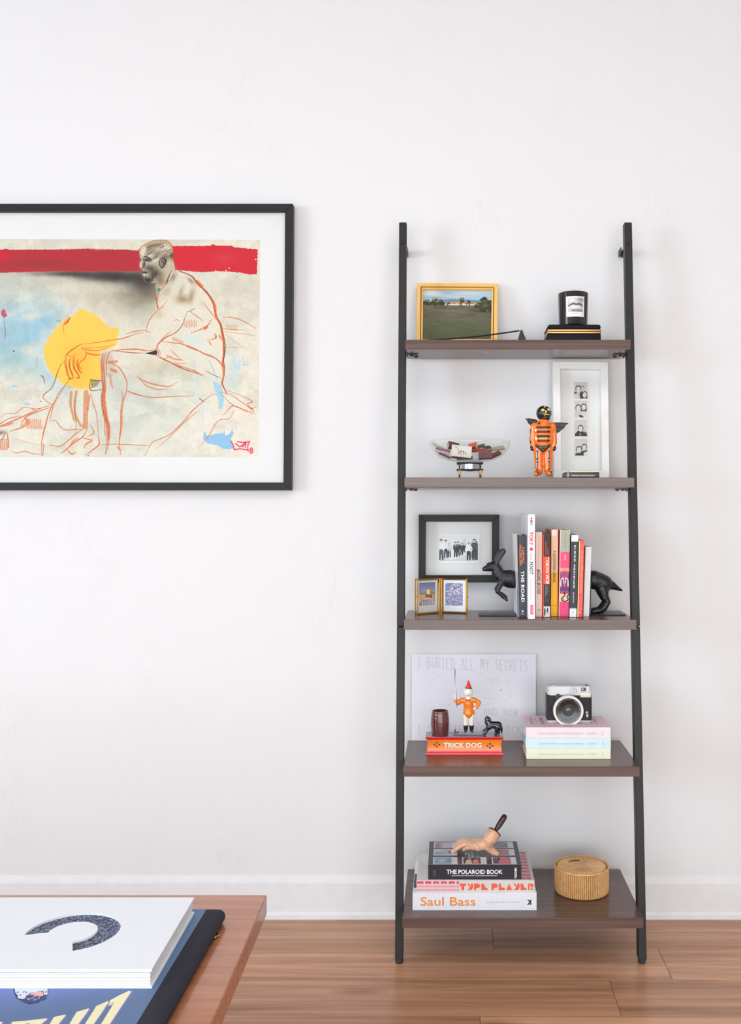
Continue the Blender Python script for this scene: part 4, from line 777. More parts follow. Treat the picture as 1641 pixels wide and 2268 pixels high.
def wing(poly, y, spars):
    m = MB(); m.prism([((x)*u, -(y_)*u) for x, y_ in poly], Vector((O.x, y, O.z)), X_, Z_, Y_*.0012)
    for sp in spars: m.tube([Vector((O.x+x*u, y-.0004, O.z-y_*u)) for x, y_ in sp], 10*u, 6)
    m.done('wing', mat('black_foil', (30, 26, 26), .3, bump=.3, bs=120), sk)
wing([(560, 650), (860, 640), (1050, 645), (1230, 648), (1292, 670), (1240, 700), (1180, 790), (1120, 830), (1060, 890), (1000, 915), (970, 950), (900, 960), (700, 800)], ZF-ZW+.016, [[(800, 650), (1050, 645), (1285, 665)], [(850, 700), (1050, 760), (1180, 790)], [(850, 740), (960, 840), (1060, 888)]])
wing([(700, 800), (480, 590), (330, 548), (225, 536), (170, 540), (215, 590), (240, 650), (290, 700), (330, 730), (450, 800)], ZF-ZW+.016, [[(172, 542), (320, 566), (480, 600)], [(235, 610), (330, 640), (450, 650)], [(250, 660), (330, 690), (420, 700)], [(232, 535), (350, 555), (480, 575)]])
# ---- white frame with a photo-booth strip
wf = thing('photo_strip_frame', (P(1287, 0, 2.58).x, -.05, S2), 'tall white frame holding a strip of four photo booth pictures', 'picture')
TL, TR = P(1224.5, 800.5, 2.612), P(1346.5, 801.5, 2.612); zb = 2.558
BL, BR_ = Vector((P(1226.5, 0, zb).x, zb-ZW, S2+.0045)), Vector((P(1349.5, 0, zb).x, zb-ZW, S2+.0045))
inn, n = frame_bars(TL, TR, BR_, BL, .0195, .022, WHITE, wf)
e = [p+n*.019 for p in inn]; sheet('mount_board', e[0], e[1], e[2], e[3], MAT_BOARD, wf, .002, MAT_BOARD)
cv = Canvas(1268, 843, 1304, 1015, 10, (232, 231, 229)); cv.zoom(1200, 780, 7.087)
for k, y0 in enumerate((462, 762, 1062, 1362)):
    cv.rect(503, y0, 715, y0+268, (214, 211, 207))
    for x in range(510, 712, 18): cv.line([(x, y0), (x+2, y0+268)], 5, (176, 172, 170), .5, smooth=False)
def head(x, y, r, ang=0, hair=(62, 58, 56), long=0):
    cv.ell(x, y-r*.12, r*1.22, r*1.38, hair, 1, ang)
    if long: cv.poly([(x-r*1.2, y-r*.5), (x+r*1.2, y-r*.5), (x+r*1.3, y+r*1.7), (x-r*1.2, y+r*1.7)], hair, .9)
    cv.ell(x, y+r*.1, r*.95, r*1.2, (222, 220, 217), 1, ang)
    for sx in (-.36, .36): cv.ell(x+sx*r, y-r*.1, r*.14, r*.09, (96, 92, 92), .8)
    cv.line([(x-r*.3, y+r*.55), (x, y+r*.7), (x+r*.3, y+r*.55)], r*.12, (120, 112, 112), .7)
B0 = (66, 62, 60)
cv.poly([(590, 640), (640, 600), (650, 730), (596, 728)], B0); cv.poly([(503, 610), (560, 640), (500, 650)], B0); head(635, 560, 24); head(570, 575, 40); head(675, 665, 36, .1, long=1); cv.rect(500, 731, 720, 762, (232, 231, 229))
cv.poly([(505, 940), (600, 930), (715, 940), (712, 1028), (503, 1028)], (206, 203, 200)); cv.poly([(580, 985), (640, 1000), (665, 1028), (590, 1028)], B0); head(570, 880, 40, -.1); head(658, 865, 38, .15, long=1); cv.poly([(600, 940), (715, 945), (712, 1028), (660, 1028)], (218, 215, 212)); cv.rect(500, 1030, 720, 1062, (232, 231, 229))
cv.poly([(510, 1290), (560, 1240), (650, 1250), (712, 1300), (712, 1328), (508, 1328)], B0); cv.poly([(650, 1240), (715, 1275), (700, 1290)], B0); head(606, 1205, 38); cv.rect(592, 1275, 602, 1328, (224, 222, 220)); cv.rect(500, 1330, 720, 1362, (232, 231, 229))
cv.poly([(520, 1600), (640, 1560), (712, 1540), (712, 1630), (510, 1630)], B0); cv.poly([(650, 1590), (700, 1565), (715, 1570), (715, 1630), (660, 1630)], (222, 220, 218)); head(665, 1500, 36, .2); head(578, 1540, 40, -.1)
cv.a = cv.a.mean(2, keepdims=True)*np.array([1, .985, .97])
bl = lambda s_, t_: e[0]+(e[1]-e[0])*s_+(e[3]-e[0])*t_-n*.0006
w_ = (TR-TL).length; 
def onplane(px, py, p0, nn, off=0):
    o_ = Vector((0, -ZW, CH)); d_ = P(px, py, 1.0)-o_; return o_+d_*((p0+nn*off-o_).dot(nn)/d_.dot(nn))
def onf(px, py): return onplane(px, py, e[0], n, -.0012)
sheet('photo_strip', onf(1269, 844), onf(1303, 844), onf(1303.6, 1014), onf(1269.6, 1014), cv.image('photo_booth_strip', .45), wf, .0005)
ge = [p+n*.006 for p in inn]; MB().frame(ge[3], ge[2]-ge[3], ge[0]-ge[3], n*.0015).done('glass_pane', GLASS, wf)
# ---- small dark tin of cards
tn = thing('card_box', (P(1289, 0, 2.44).x, 2.44-ZW, S2), 'small flat dark box with a brass edge in front of the white photo strip frame', 'box')
za = 2.425; xa, xb = P(1250, 0, za).x, P(1327.5, 0, za).x
MB().box((xa, za-ZW, S2), (xb, za-ZW+.05, P(0, 1045.8, za).z), .0018, seg=2).done('box_body', C('dark_card', (50, 46, 50), rough=.35, coat=.3), tn, True, ang=40)
MB().box((P(1257.2, 0, za).x, za-ZW-.0003, S2), (P(1258.6, 0, za).x, za-ZW+.002, P(0, 1046.5, za).z)).done('white_stripe', C('stripe_white', (224, 222, 226)), tn)
MB().box((P(1261, 0, za).x, za-ZW+.006, P(0, 1045.9, za).z), (xb-.0004, za-ZW+.046, P(0, 1043.2, za).z), .0006).done('brass_edge', GB, tn)
text('TRENDY LOVE IMAGIN', P(1266, 1054.6, za-.0004), X_*(50*za/FPX), Z_*(2.6*za/FPX), C('ink_white', (226, 224, 222)), tn, bold=.03)
# ================================================================== shelf 3
bf = thing('group_photo_frame', (P(1016, 0, 2.62).x, -.015, P(0, 1290, 2.61).z), 'black square-edged frame with a black and white group photo, hung behind the hare bookend', 'picture')
Zf = 2.60; inn, n = frame_bars(P(927.5, 1140, Zf), P(1105.8, 1140, Zf), P(1105, 1290, Zf), P(926.8, 1290, Zf), .0185, .034, FBLACK, bf)
e = [p+n*.024 for p in inn]; MB().frame(e[3], e[2]-e[3], e[0]-e[3], n*.006).done('mount_board', MAT_BOARD, bf)
cv = Canvas(971.5, 1184, 1061.8, 1247, 9, (243, 243, 244)); cv.zoom(910, 1130, 7.814)
cv.rect(487, 430, 1160, 885, (228, 230, 234)); cv.poly([(487, 800), (700, 860), (760, 840), (950, 780), (1160, 760), (1160, 885), (487, 885)], (206, 208, 214), .9, 3); cv.poly([(900, 500), (940, 490), (960, 600), (900, 600)], (200, 202, 208), .8, 4)
K1 = (42, 44, 52); K2 = (228, 230, 234)
def man(x, yh, s, top=K1, leg=K1, hair=K1, wd=1, lean=0):
    cv.poly([(x-26*s*wd, yh+26*s), (x+26*s*wd, yh+26*s), (x+30*s*wd+lean, yh+120*s), (x-30*s*wd+lean, yh+120*s)], top); cv.poly([(x-26*s*wd+lean, yh+110*s), (x+26*s*wd+lean, yh+110*s), (x+32*s+lean, yh+250*s), (x+10*s+lean, yh+250*s), (x+lean, yh+150*s), (x-8*s+lean, yh+250*s), (x-30*s+lean, yh+250*s)], leg)
    cv.line([(x-28*s*wd, yh+36*s), (x-42*s*wd, yh+90*s), (x-24*s*wd, yh+120*s)], 13*s, top, smooth=False); cv.line([(x+28*s*wd, yh+36*s), (x+42*s*wd, yh+90*s), (x+24*s*wd, yh+120*s)], 13*s, top, smooth=False)
    cv.ell(x, yh, 17*s, 21*s, (206, 206, 208)); cv.ell(x, yh-9*s, 18*s, 14*s, hair); cv.ell(x-2, yh+4*s, 12*s, 12*s, (210, 210, 212))
man(770, 570, .98); man(815, 565, .95); man(875, 580, .8); man(905, 590, .62); man(935, 600, .5)
cv.poly([(765, 600), (782, 600), (776, 650)], K2); cv.poly([(808, 596), (820, 596), (814, 640)], K2); cv.poly([(870, 604), (882, 604), (876, 640)], K2)
man(665, 590, .9, (214, 216, 220), (92, 96, 106), (150, 150, 156)); man(640, 620, .8, (200, 202, 208), (60, 62, 72), (120, 120, 126))
man(600, 540, 1.15, K2, (64, 68, 78), (64, 64, 72)); man(520, 530, 1.35, (236, 238, 242), (70, 76, 88), (54, 54, 62), 1.1); cv.line([(590, 680), (650, 700), (640, 740)], 12, K1, .8)
man(1080, 545, 1.1, K1, K1, (120, 122, 128)); man(1130, 560, 1.2, (96, 100, 112), (84, 88, 100), (80, 84, 92), 1.2); man(1100, 525, 1.35, (72, 76, 88), (52, 54, 64), (60, 62, 70), 1.2); man(1000, 580, 1.15, (240, 242, 246), (36, 38, 48), (120, 122, 130), 1.25)
cv.rect(1161, 420, 1190, 920, (243, 243, 244)); cv.rect(480, 886, 1190, 920, (243, 243, 244)); cv.rect(478, 420, 486, 920, (243, 243, 244))
Zp = Zf+.0215; sheet('group_photo', P(972, 1184, Zp), P(1061.6, 1184, Zp), P(1061.6, 1247, Zp), P(972, 1247, Zp), cv.image('group_photo', .4), bf, .0008)
g_ = [p+n*.005 for p in inn]; MB().frame(g_[3], g_[2]-g_[3], g_[0]-g_[3], n*.0015).done('glass_pane', GLASS, bf)
# ---- gold hinged double frame
gf = thing('hinged_photo_frame', (P(977, 0, 2.53).x, 2.53-ZW, S3), 'hinged brass double frame holding two small instant photos', 'photo frame')
def canvas_girl():
    c = Canvas(927, 1285, 971.5, 1359, 14, (222, 222, 220)); c.zoom(910, 1270, 11.72)
    c.rect(245, 232, 655, 862, (112, 118, 158)); c.smear(450, 450, 300, 110, (160, 164, 186), .9); c.smear(350, 300, 200, 40, (136, 140, 176), .6); c.rect(245, 545, 655, 862, (198, 166, 112)); c.smear(300, 620, 120, 80, (216, 176, 110), .8); c.rect(245, 530, 655, 550, (110, 100, 84), .8)
    c.ell(490, 520, 78, 130, (148, 96, 56)); c.ell(520, 500, 40, 100, (196, 160, 54), .8); c.poly([(400, 590), (580, 590), (560, 680), (500, 660), (420, 660)], (128, 70, 44)); c.ell(474, 490, 48, 76, (232, 214, 204)); c.poly([(420, 610), (530, 610), (530, 700), (440, 700)], (206, 110, 84))
    c.poly([(280, 862), (300, 760), (360, 690), (440, 660), (540, 665), (620, 700), (655, 780), (655, 862)], (214, 204, 212))
    for x in range(300, 650, 44): c.line([(x, 862), (x+10, 700)], 14, (92, 72, 100), .7, smooth=False)
    for y in (720, 770, 830): c.line([(290, y+20), (460, y), (650, y+10)], 12, (76, 60, 84), .65)
    c.rect(245, 780, 285, 862, (140, 88, 50), .8)
    c.rect(170, 862, 245, 1060, (214, 214, 208)); c.rect(240, 863, 700, 1060, (214, 214, 208)); c.rect(655, 180, 700, 862, (216, 215, 214)); return c
def canvas_blossom():
    c = Canvas(981, 1282, 1029, 1357, 14, (236, 238, 246)); c.zoom(910, 1270, 11.72)
    c.rect(880, 232, 1330, 858, (126, 134, 174)); c.smear(930, 380, 70, 110, (112, 158, 216), .9)
    r = random.Random(4)
    for k in range(420):
        x, y = r.uniform(890, 1325), r.uniform(240, 855); big = y < 560
        if x < 960 and 300 < y < 460: continue
        c.ell(x, y, r.uniform(8, 26 if big else 16), r.uniform(8, 22 if big else 14), r.choice(((240, 226, 240), (226, 214, 236), (246, 238, 246), (228, 186, 208), (150, 146, 186), (104, 108, 150), (118, 140, 150))), .75, r.uniform(0, 3), .3)
    for y0, x0 in ((232, 860), (0, 0)): pass
    c.rect(820, 200, 878, 1060, (236, 238, 246)); c.rect(1332, 200, 1420, 1060, (236, 238, 246)); c.rect(820, 859, 1420, 1060, (236, 238, 246)); c.rect(820, 150, 1420, 231, (236, 238, 246)); return c
def panel(TL, TR, BR_, BL, cvm, lab):
    h_ = .0025; cs = [TL, TR, BR_, BL]; nn = (TR-TL).cross(BL-TL).normalized(); nn = nn if nn.y > 0 else -nn
    for kk, off in ((0, 0), (1, .009)):
        m = MB()
        for i in range(4):
            p, r_ = cs[i]+nn*off, cs[(i+1) % 4]+nn*off; m.tube([p, r_], .0016, 6)
            m.sph(p, .0018, 1)
        m.done('brass_rim', GOLD, gf, True, ang=50)
    U = (TR-TL).normalized()*.0035; V = (BL-TL).normalized()*.0035; k_ = nn*.004
    sheet('instant_photo', TL+U+V+k_, TR-U+V+k_, BR_-U-V+k_, BL+U-V+k_, cvm, gf, .0008, label=lab)
    MB().frame(BL, BR_-BL, TL-BL, nn*.0008).done('glass_pane', GLASS, gf)
ZL_, ZH, ZR_ = 2.494, 2.536, 2.517
zz0 = S3+.0016
def pc(px, Z, top): v = P(px, top, Z); return v
A1, A2 = P(924.3, 1284, ZL_), P(974.6, 1281.2, ZH); A3, A4 = A2.copy(), A1.copy(); A3.z = A4.z = zz0; A3.x = P(973, 0, ZH).x; A2.x = A3.x+.0008
A1.z = A2.z = (A1.z+A2.z)/2
panel(A1, A2, A3, A4, canvas_girl().image('portrait_print', .4), 'instant photo of a fair haired woman in a checked shirt')
B1, B2 = P(978.6, 1281, ZH), P(1032.3, 1282.3, ZR_); B1.z = B2.z = A1.z; B3, B4 = B2.copy(), B1.copy(); B3.z = B4.z = zz0
panel(B1, B2, B3, B4, canvas_blossom().image('blossom_print', .4), 'instant photo of pink and white blossom')
MB().tube([(P(976, 0, ZH).x, ZH-ZW, zz0), (P(976, 0, ZH).x, ZH-ZW, A1.z+.001)], .0015, 8).done('hinge', GOLD, gf, True, ang=40)
for px, Z in ((921.5, ZL_), (1034.5, ZR_)): v = P(px, 1322, Z+.006); MB().tube([v-Vector((.0028, 0, 0)), v+Vector((.0028, 0, 0))], [.0010, .0018], 8).done('clasp_knob', GOLD, gf, True)
# ---- hare bookends
HB = mat('cast_iron', (24, 25, 30), .36, bump=.8, bs=260, var=.15, spec=.55)
PLT = C('bookend_plate', (28, 30, 36), rough=.34)
fh = thing('hare_bookend', (P(1110, 0, 2.5).x, 2.5-ZW, S3), 'black cast iron bookend shaped as the leaping front half of a hare', 'bookend', None)
xa, xb = P(1061.5, 0, 2.463).x, P(1147.2, 0, 2.463).x; y0, y1 = 2.463-ZW, 2.532-ZW
MB().box((xa, y0, S3), (xb, y1, S3+.003), .0005).done('base_plate', PLT, fh)
MB().box((xb-.0032, y0, S3), (xb, y1, P(0, 1245.5, 2.463).z), .0005).done('upright_plate', PLT, fh)
ZH_ = 2.497; q = zm(1050, 1200, 13.34, ZH_); u = ZH_/FPX/13.34; k = 1334
def qd(x, y, d=0): v = q(x, y); v.y += d; return v
def cp(x0, y0, r0_, x1, y1, r1_, d0=0, d1=0): return ('c', qd(x0, y0, d0), r0_*u, qd(x1, y1, d1), r1_*u)
E_ = lambda x, y, rx, ry, rz, d=0, M=None: ('e', qd(x, y, d), (rx*u, ry*u, rz*u), M)
hp = [cp(1190, 1115, 262, 1040, 1095, 268), cp(1040, 1090, 255, 850, 1050, 215), cp(850, 1040, 210, 720, 960, 120), cp(740, 985, 180, 690, 860, 165), cp(680, 830, 158, 620, 720, 142),
      E_(550, 735, 170, 120, 142, 0, Matrix.Rotation(.25, 4, 'Y')), cp(540, 745, 128, 370, 785, 88), cp(370, 785, 88, 290, 805, 60), cp(430, 680, 66, 560, 660, 80)]
hp.append(('e', qd(1250, 1110), (30*u, 150*u, 260*u), None))
hp += [cp(800, 1180, 105, 700, 1400, 62, -.012, -.014), cp(700, 1400, 64, 680, 1450, 66, -.014, -.014), cp(690, 1460, 62, 830, 1600, 50, -.014, -.013), cp(830, 1600, 52, 950, 1690, 42, -.013, -.013), cp(940, 1690, 44, 955, 1710, 38, -.013, -.013),
       cp(840, 1180, 95, 670, 1390, 55, .012, .014), cp(660, 1400, 58, 690, 1480, 52, .014, .014), cp(690, 1480, 52, 880, 1580, 46, .014, .013), cp(880, 1580, 46, 960, 1650, 40, .013, .013)]
body = blob('body', hp, HB, fh, vox=.0012, sm=4, disp=.0007, ds=500)
# clip anything that would pass behind the upright plate
for v in body.data.vertices:
    if v.co.x > xb-.003: v.co.x = xb-.003
def ear(pts, d):
    o_ = blob('ear', [cp(*p0, r0_, *p1, r1_, d, d) for (p0, r0_), (p1, r1_) in zip(pts, pts[1:])], HB, fh, vox=.0009, sm=4)
    yc = qd(0, 0, d).y
    for v in o_.data.vertices: v.co.y = yc+(v.co.y-yc)*.42
ear([((600, 640), 52), ((650, 530), 62), ((700, 420), 70), ((745, 320), 66), ((765, 275), 46)], .009)
ear([((650, 660), 56), ((700, 520), 72), ((765, 400), 84), ((825, 310), 90), ((850, 275), 84)], -.007)
MB().sph(qd(440, 682, -.0098), 30*u, 2, (1, .5, 1)).done('eye', C('eye_dark', (12, 12, 14), rough=.15), fh, True)
rh = thing('hare_bookend', (P(1340, 0, 2.5).x, 2.5-ZW, S3), 'black cast iron bookend shaped as the hind half of a hare, right of the books', 'bookend')
xa, xb = P(1306.5, 0, 2.477).x, P(1386, 0, 2.477).x; y0, y1 = 2.477-ZW, 2.552-ZW
MB().box((xa, y0, S3), (xb, y1, S3+.003), .0005).done('base_plate', PLT, rh)
MB().box((xa, y0, S3), (xa+.003, y1, P(0, 1250, 2.477).z), .0005).done('upright_plate', PLT, rh)
ZH_ = 2.508; q = zm(1280, 1240, 11.72, ZH_); u = ZH_/FPX/11.72
hp = [cp(400, 520, 245, 560, 560, 225), cp(560, 560, 225, 680, 610, 215), cp(720, 560, 130, 860, 660, 112), cp(860, 650, 112, 1010, 730, 62), cp(1000, 730, 62, 1130, 790, 30), E_(640, 700, 210, 180, 200)]
for d in (-.016, .014): hp += [cp(610, 740, 165, 680, 980, 95, d*.6, d), cp(690, 960, 92, 740, 1080, 84, d, d), cp(735, 1090, 84, 640, 1240, 92, d, d), cp(640, 1240, 92, 560, 1300, 72, d, d), cp(560, 1300, 70, 370, 1330, 66, d, d)]
body = blob('body', hp, HB, rh, vox=.0012, sm=4, disp=.0005, ds=420)
for v in body.data.vertices:
    if v.co.x < xa+.0015: v.co.x = xa+.0015
    if v.co.z < S3+.0032: v.co.z = S3+.0032
# ---- books
def book(name, O, A, B, Cd, lab, col, parts=None, pages=(238, 234, 224), inset=.003, board=.0016, group=None, rough=.45, pg_top=True, coverm=None):
    """O: corner of the spine, A: thickness, B: along the spine, Cd: depth away from the spine (all vectors)"""
    base = O+A*.5+B*(.5 if abs(B.z) < 1e-6 else 0)+Cd*.5; base.z = min(O.z, (O+A).z)
    t = thing(name, base, lab, 'book', group)
    cm = coverm or C('cover_%d_%d_%d' % col, col, rough=rough, spec=.4)
    a, b, c = A.normalized(), B.normalized(), Cd.normalized()
    m = MB(); m.frame(O+c*board, a*board, B, Cd-c*board); m.frame(O+A-a*board+c*board, a*board, B, Cd-c*board); m.frame(O, A, B, c*board); m.done('cover', cm, t)
    i = inset if B.length > .1 else .001
    MB().frame(O+a*(board+.00005)+b*i+c*(board+.00005), A-a*(board*2+.0001), B-b*i*2, Cd-c*(board+i)).done('pages', C('pages_%d_%d_%d' % pages, pages, rough=.8), t)
    return t
def panel_on(t, O, B, A, a0, a1, b0, b1, mt, name='printed_panel', n=None, d=.0003):
    """thin printed panel on a face: fractions along A (across) and B (along)"""
    nn = n if n is not None else Vector((0, -1, 0))
    return MB().frame(O+A*a0+B*b0, A*(a1-a0), B*(b1-b0), nn*d).done(name, mt, t)
# upright row: (name/label, x left/right at top, y top, x left/right at bottom, y bottom, depth, colour)
q6 = lambda x, y: (1130+x/9.07, 1130+y/9.07); q7 = lambda x, y: (1220+x/9.07, 1130+y/9.07)
def upright(lab, tl, tr, bl, br, dep, col, **k):
    yb = bl[1]; Z = (CH-S3)*FPX/(yb-CY); BLp = P(bl[0], yb, Z); BLp.z = S3+.0003; TLp = P(tl[0], tl[1], Z)
    A = X_*((br[0]-bl[0])*Z/FPX-.0004); B = TLp-BLp
    t = book('paperback_book', BLp, A, B, Y_*dep, lab, col, **k)
    return t, BLp, A, B, Z
GR = 'books held by the hare bookends'
PK, WH_, BK_ = C('print_pink', (250, 92, 132)), C('print_white', (240, 240, 244)), C('print_black', (36, 36, 42))
def sp(t, O, A, B, body, b0, b1, a0, a1, col, **k):
    """spine title reading downwards; b measured from the top (0) to the bottom (1)"""
    o = O+B*(1-b0)+A*a0+Vector((0, -.0001, 0)); return text(body, o, -B*(b1-b0), A*(a1-a0), C('ink_%d_%d_%d' % col, col), t, n=Vector((0, -.0003, 0)), **k)
# striped thin book
sc = Canvas(0, 0, 40, 200, 5, (66, 72, 92)); sc.z = (0, 0, 1)
for k_ in range(-4, 60): sc.line([(14, k_*5+8), (40, k_*5)], 2.4, (216, 220, 226), .85, smooth=False)
sc.rect(0, 0, 15, 90, (228, 172, 158)); 
for k_ in range(-4, 22): sc.line([(0, k_*6+8), (15, k_*6)], 2.4, (244, 214, 206), .8, smooth=False)
SCM = sc.image('diagonal_stripes', .5)
t, O, A, B, Z = upright('thin book with diagonal stripes at the left end of the row', q6(112, 475), q6(163, 478), q6(150, 2150), q6(186, 2155), .13, (74, 82, 104), group=GR)
sheet('striped_jacket', O+B-X_*.0003+Y_*.13, O+B-X_*.0003, O-X_*.0003, O-X_*.0003+Y_*.13, SCM, t, .0002); sheet('striped_spine', O+B-Y_*.0004, O+B+A-Y_*.0004, O+A-Y_*.0004, O-Y_*.0004, SCM, t, .0002)
t, O, A, B, Z = upright('black book The Road by Cormac McCarthy, left end of the row', q6(165, 500), q6(345, 500), q6(187, 2155), q6(352, 2155), .132, (58, 60, 72), group=GR)
sp(t, O, A, B, 'CORMAC', .145, .345, .42, .72, (226, 132, 72), bold=.03); sp(t, O, A, B, 'McCARTHY', .12, .375, .08, .36, (226, 132, 72), bold=.03)
sp(t, O, A, B, 'THE ROAD', .435, .815, .24, .66, (238, 236, 236), bold=.035, space=1.12)
MB().sph(O+B*.075+A*.40-Y_*.0004, .0022, 2, (1, .15, 1.3)).done('publisher_mark', WH_, t, True); panel_on(t, O, B, A, .2, .62, .038, .043, WH_)
t, O, A, B, Z = upright('tall white book Tokyo on Foot standing taller than the rest', q6(357, 82), q6(496, 84), q6(360, 2190), q6(502, 2190), .232, (238, 238, 242), group=GR, pages=(236, 236, 236))
sp(t, O, A, B, 'TOKY', .165, .298, .2, .74, (232, 70, 92), bold=.03); MB().sph(O+B*(1-.332)+A*.47-Y_*.0004, .0043, 2, (1, .12, 1)).done('red_dot', C('print_red', (232, 70, 84)), t, True)
sp(t, O, A, B, 'ON', .37, .43, .2, .62, (168, 180, 186), bold=.01); sp(t, O, A, B, 'FOOT', .455, .575, .2, .72, (52, 54, 66), bold=.02); sp(t, O, A, B, 'Florent Chavouet', .62, .825, .28, .58, (176, 196, 214))
panel_on(t, O, B, A, .32, .74, .045, .135, C('print_red2', (236, 74, 100))); sp(t, O, A, B, 'TUTTLE', .878, .945, .44, .62, (250, 226, 230), bold=.03).location = (0, -.0004, 0)
cv = Canvas(0, 0, 16, 30, 8, (238, 238, 242)); cv.z = (0, 0, 1); cv.ell(8, 5, 2.2, 2, (196, 206, 120)); cv.ell(7.5, 8, 2.4, 2.6, (70, 80, 84)); cv.poly([(3, 12), (9, 11), (12, 14), (11, 19), (5, 19)], (238, 120, 128)); cv.poly([(5, 18), (11, 18), (10, 23), (12, 28), (9, 27), (7, 23), (4, 28), (3, 26), (6, 21)], (126, 164, 206)); cv.ell(8, 15, 2, 1.6, (222, 60, 70))
d = Vector((0, -.0005, 0)); sheet('walking_figure_print', O+B*.985+A*.12+d, O+B*.985+A*.88+d, O+B*.885+A*.88+d, O+B*.885+A*.12+d, cv.image('walker', .5), t, .0002)
for k_, (b0, b1) in enumerate(((.83, .88), (.90, .955))): text('STREET' if k_ else 'TOKYO', O+B*b0+Y_*.150-X_*.0004, -Y_*.05, B*.028, C('faint_ink', (206, 208, 216)), t, n=-X_*.0002)
t, O, A, B, Z = upright('pale pink book with the title #GIRLBOSS', q6(512, 440), q6(643, 440), q6(514, 2145), q6(640, 2145), .14, (246, 212, 202), group=GR)
sp(t, O, A, B, '#GIRLBOSS', .435, .735, .14, .78, (48, 40, 44), bold=.015, shear=.25); sp(t, O, A, B, 'Sophia Amoruso', .05, .34, .38, .68, (226, 178, 168)); MB().sph(O+B*.083+A*.52-Y_*.0003, .0014, 2, (1, .15, 1.4)).done('publisher_mark', BK_, t, True)
t, O, A, B, Z = upright('orange and black book with the title Tokyo Vice', q6(648, 490), q6(836, 494), q6(650, 2150), q6(804, 2150), .13, (240, 84, 42), group=GR, pages=(240, 160, 120))
panel_on(t, O, B, A, .14, .99, .735, .998, BK_); panel_on(t, O, B, A, .14, .99, .13, .40, BK_); panel_on(t, O, B, A, .14, .99, .002, .13, WH_)
sp(t, O, A, B, 'TOKYO VICE', .275, .595, .42, .86, (246, 240, 236), bold=.045); sp(t, O, A, B, 'JAKE', .165, .245, .62, .8, (232, 74, 56), bold=.03).location = (0, -.0004, 0); sp(t, O, A, B, 'ADELSTEIN', .085, .245, .36, .54, (232, 74, 56), bold=.03).location = (0, -.0004, 0)
for a0, b0, b1 in ((.68, .61, .70), (.56, .61, .73), (.44, .61, .74), (.32, .61, .765)): sp(t, O, A, B, 'AN AMERICAN REPORTER', b0, b1, a0, a0+.06, (200, 198, 202)).location = (0, -.0004, 0)
MB().tube([O+B*.20+A*.56-Y_*.0006+Vector((.003*math.cos(v*.5236), 0, .003*math.sin(v*.5236))) for v in range(12)], .0004, 5, closed=True).done('publisher_mark', C('print_grey', (150, 148, 152)), t)
for pts in ([(.2, .10), (.35, .12), (.40, .06), (.30, .01), (.18, .03)], [(.62, .12), (.78, .10), (.70, .03), (.56, .08)], [(.44, .09), (.52, .09), (.48, .05)]):
    MB().prism([(A.length*x, B.length*y) for x, y in pts], O-Y_*.0008, A.normalized(), B.normalized(), Y_*.0003).done('ink_blot', BK_, t)
t, O, A, B, Z = upright('yellow and cream book with the title A Clockwork Orange', q7(12, 388), q7(180, 385), q7(0, 2128), q7(138, 2135), .142, (240, 196, 36), group=GR, pages=(206, 150, 96))
panel_on(t, O, B, A, -.005, 1.005, .50, 1.001, C('print_cream', (234, 210, 172))); panel_on(t, O, B, A, .05, .72, .93, .992, WH_, d=.0005); MB().frame(O-X_*.0004+B*.5, X_*.0003, B*.5, Y_*.142).done('cover_side', C('print_tan', (214, 158, 112)), t)
sp(t, O, A, B, 'A CLOCKWORK ORANGE', .245, .61, .26, .66, (60, 46, 30), bold=.02).location = (0, -.0004, 0); sp(t, O, A, B, 'ANTHONY BURGESS', .875, .885, .1, .8, (150, 120, 30))
t, O, A, B, Z = upright('pink and sage green book with a patterned spine', q7(186, 395), q7(392, 400), q7(157, 2140), q7(360, 2145), .14, (252, 92, 138), group=GR)
cv = Canvas(0, 0, 23, 193, 10, (252, 92, 138)); cv.z = (0, 0, 1)   # x 0..23 px, y 0..193 px of the spine
cv.rect(0, 0, 23, 49, (184, 192, 172)); cv.rect(0, 49, 23, 85, (254, 96, 136)); cv.rect(0, 85, 23, 94, (232, 180, 146)); cv.rect(0, 93, 23, 140, (208, 72, 118)); cv.ell(11, 100, 11, 9, (214, 78, 124)); cv.ell(11, 100, 3.4, 3.4, (140, 84, 140)); cv.ell(1, 103, 2, 5, (88, 84, 150)); cv.ell(21, 103, 2, 5, (88, 84, 150))
for sx in (-1, 1): cv.line([(11+sx*9.5, 124), (11+sx*8, 112), (11+sx*3.5, 108), (11+sx*4, 118)], 3.6, (226, 226, 236)); cv.poly([(11+sx*7, 110), (11+sx*4, 110), (11+sx*3, 124), (11+sx*9, 130), (11+sx*9, 136), (11, 136), (11+sx*1, 128), (11+sx*7, 122)], (72, 76, 140))
cv.rect(0, 130, 23, 136, (76, 84, 150)); cv.ell(11, 118, 1.6, 6, (232, 150, 96)); cv.rect(0, 136, 23, 142, (214, 74, 116)); cv.rect(0, 142, 23, 160, (240, 222, 190)); cv.line([(11, 138), (13, 145), (5, 152), (6, 157), (14, 159), (21, 155), (18, 148), (22, 144)], 2.6, (66, 58, 88)); cv.ell(8, 154, 3, 2, (206, 146, 88)); cv.rect(0, 160, 23, 193, (252, 88, 142)); cv.poly([(11, 137), (13, 141), (10, 145), (9, 141)], (60, 54, 84))
d = Vector((0, -.0004, 0)); sheet('patterned_spine', O+B+A*.07+d, O+B+A+d, O+A+d, O+A*.07+d, cv.image('patterned_spine', .5), t, .0002)
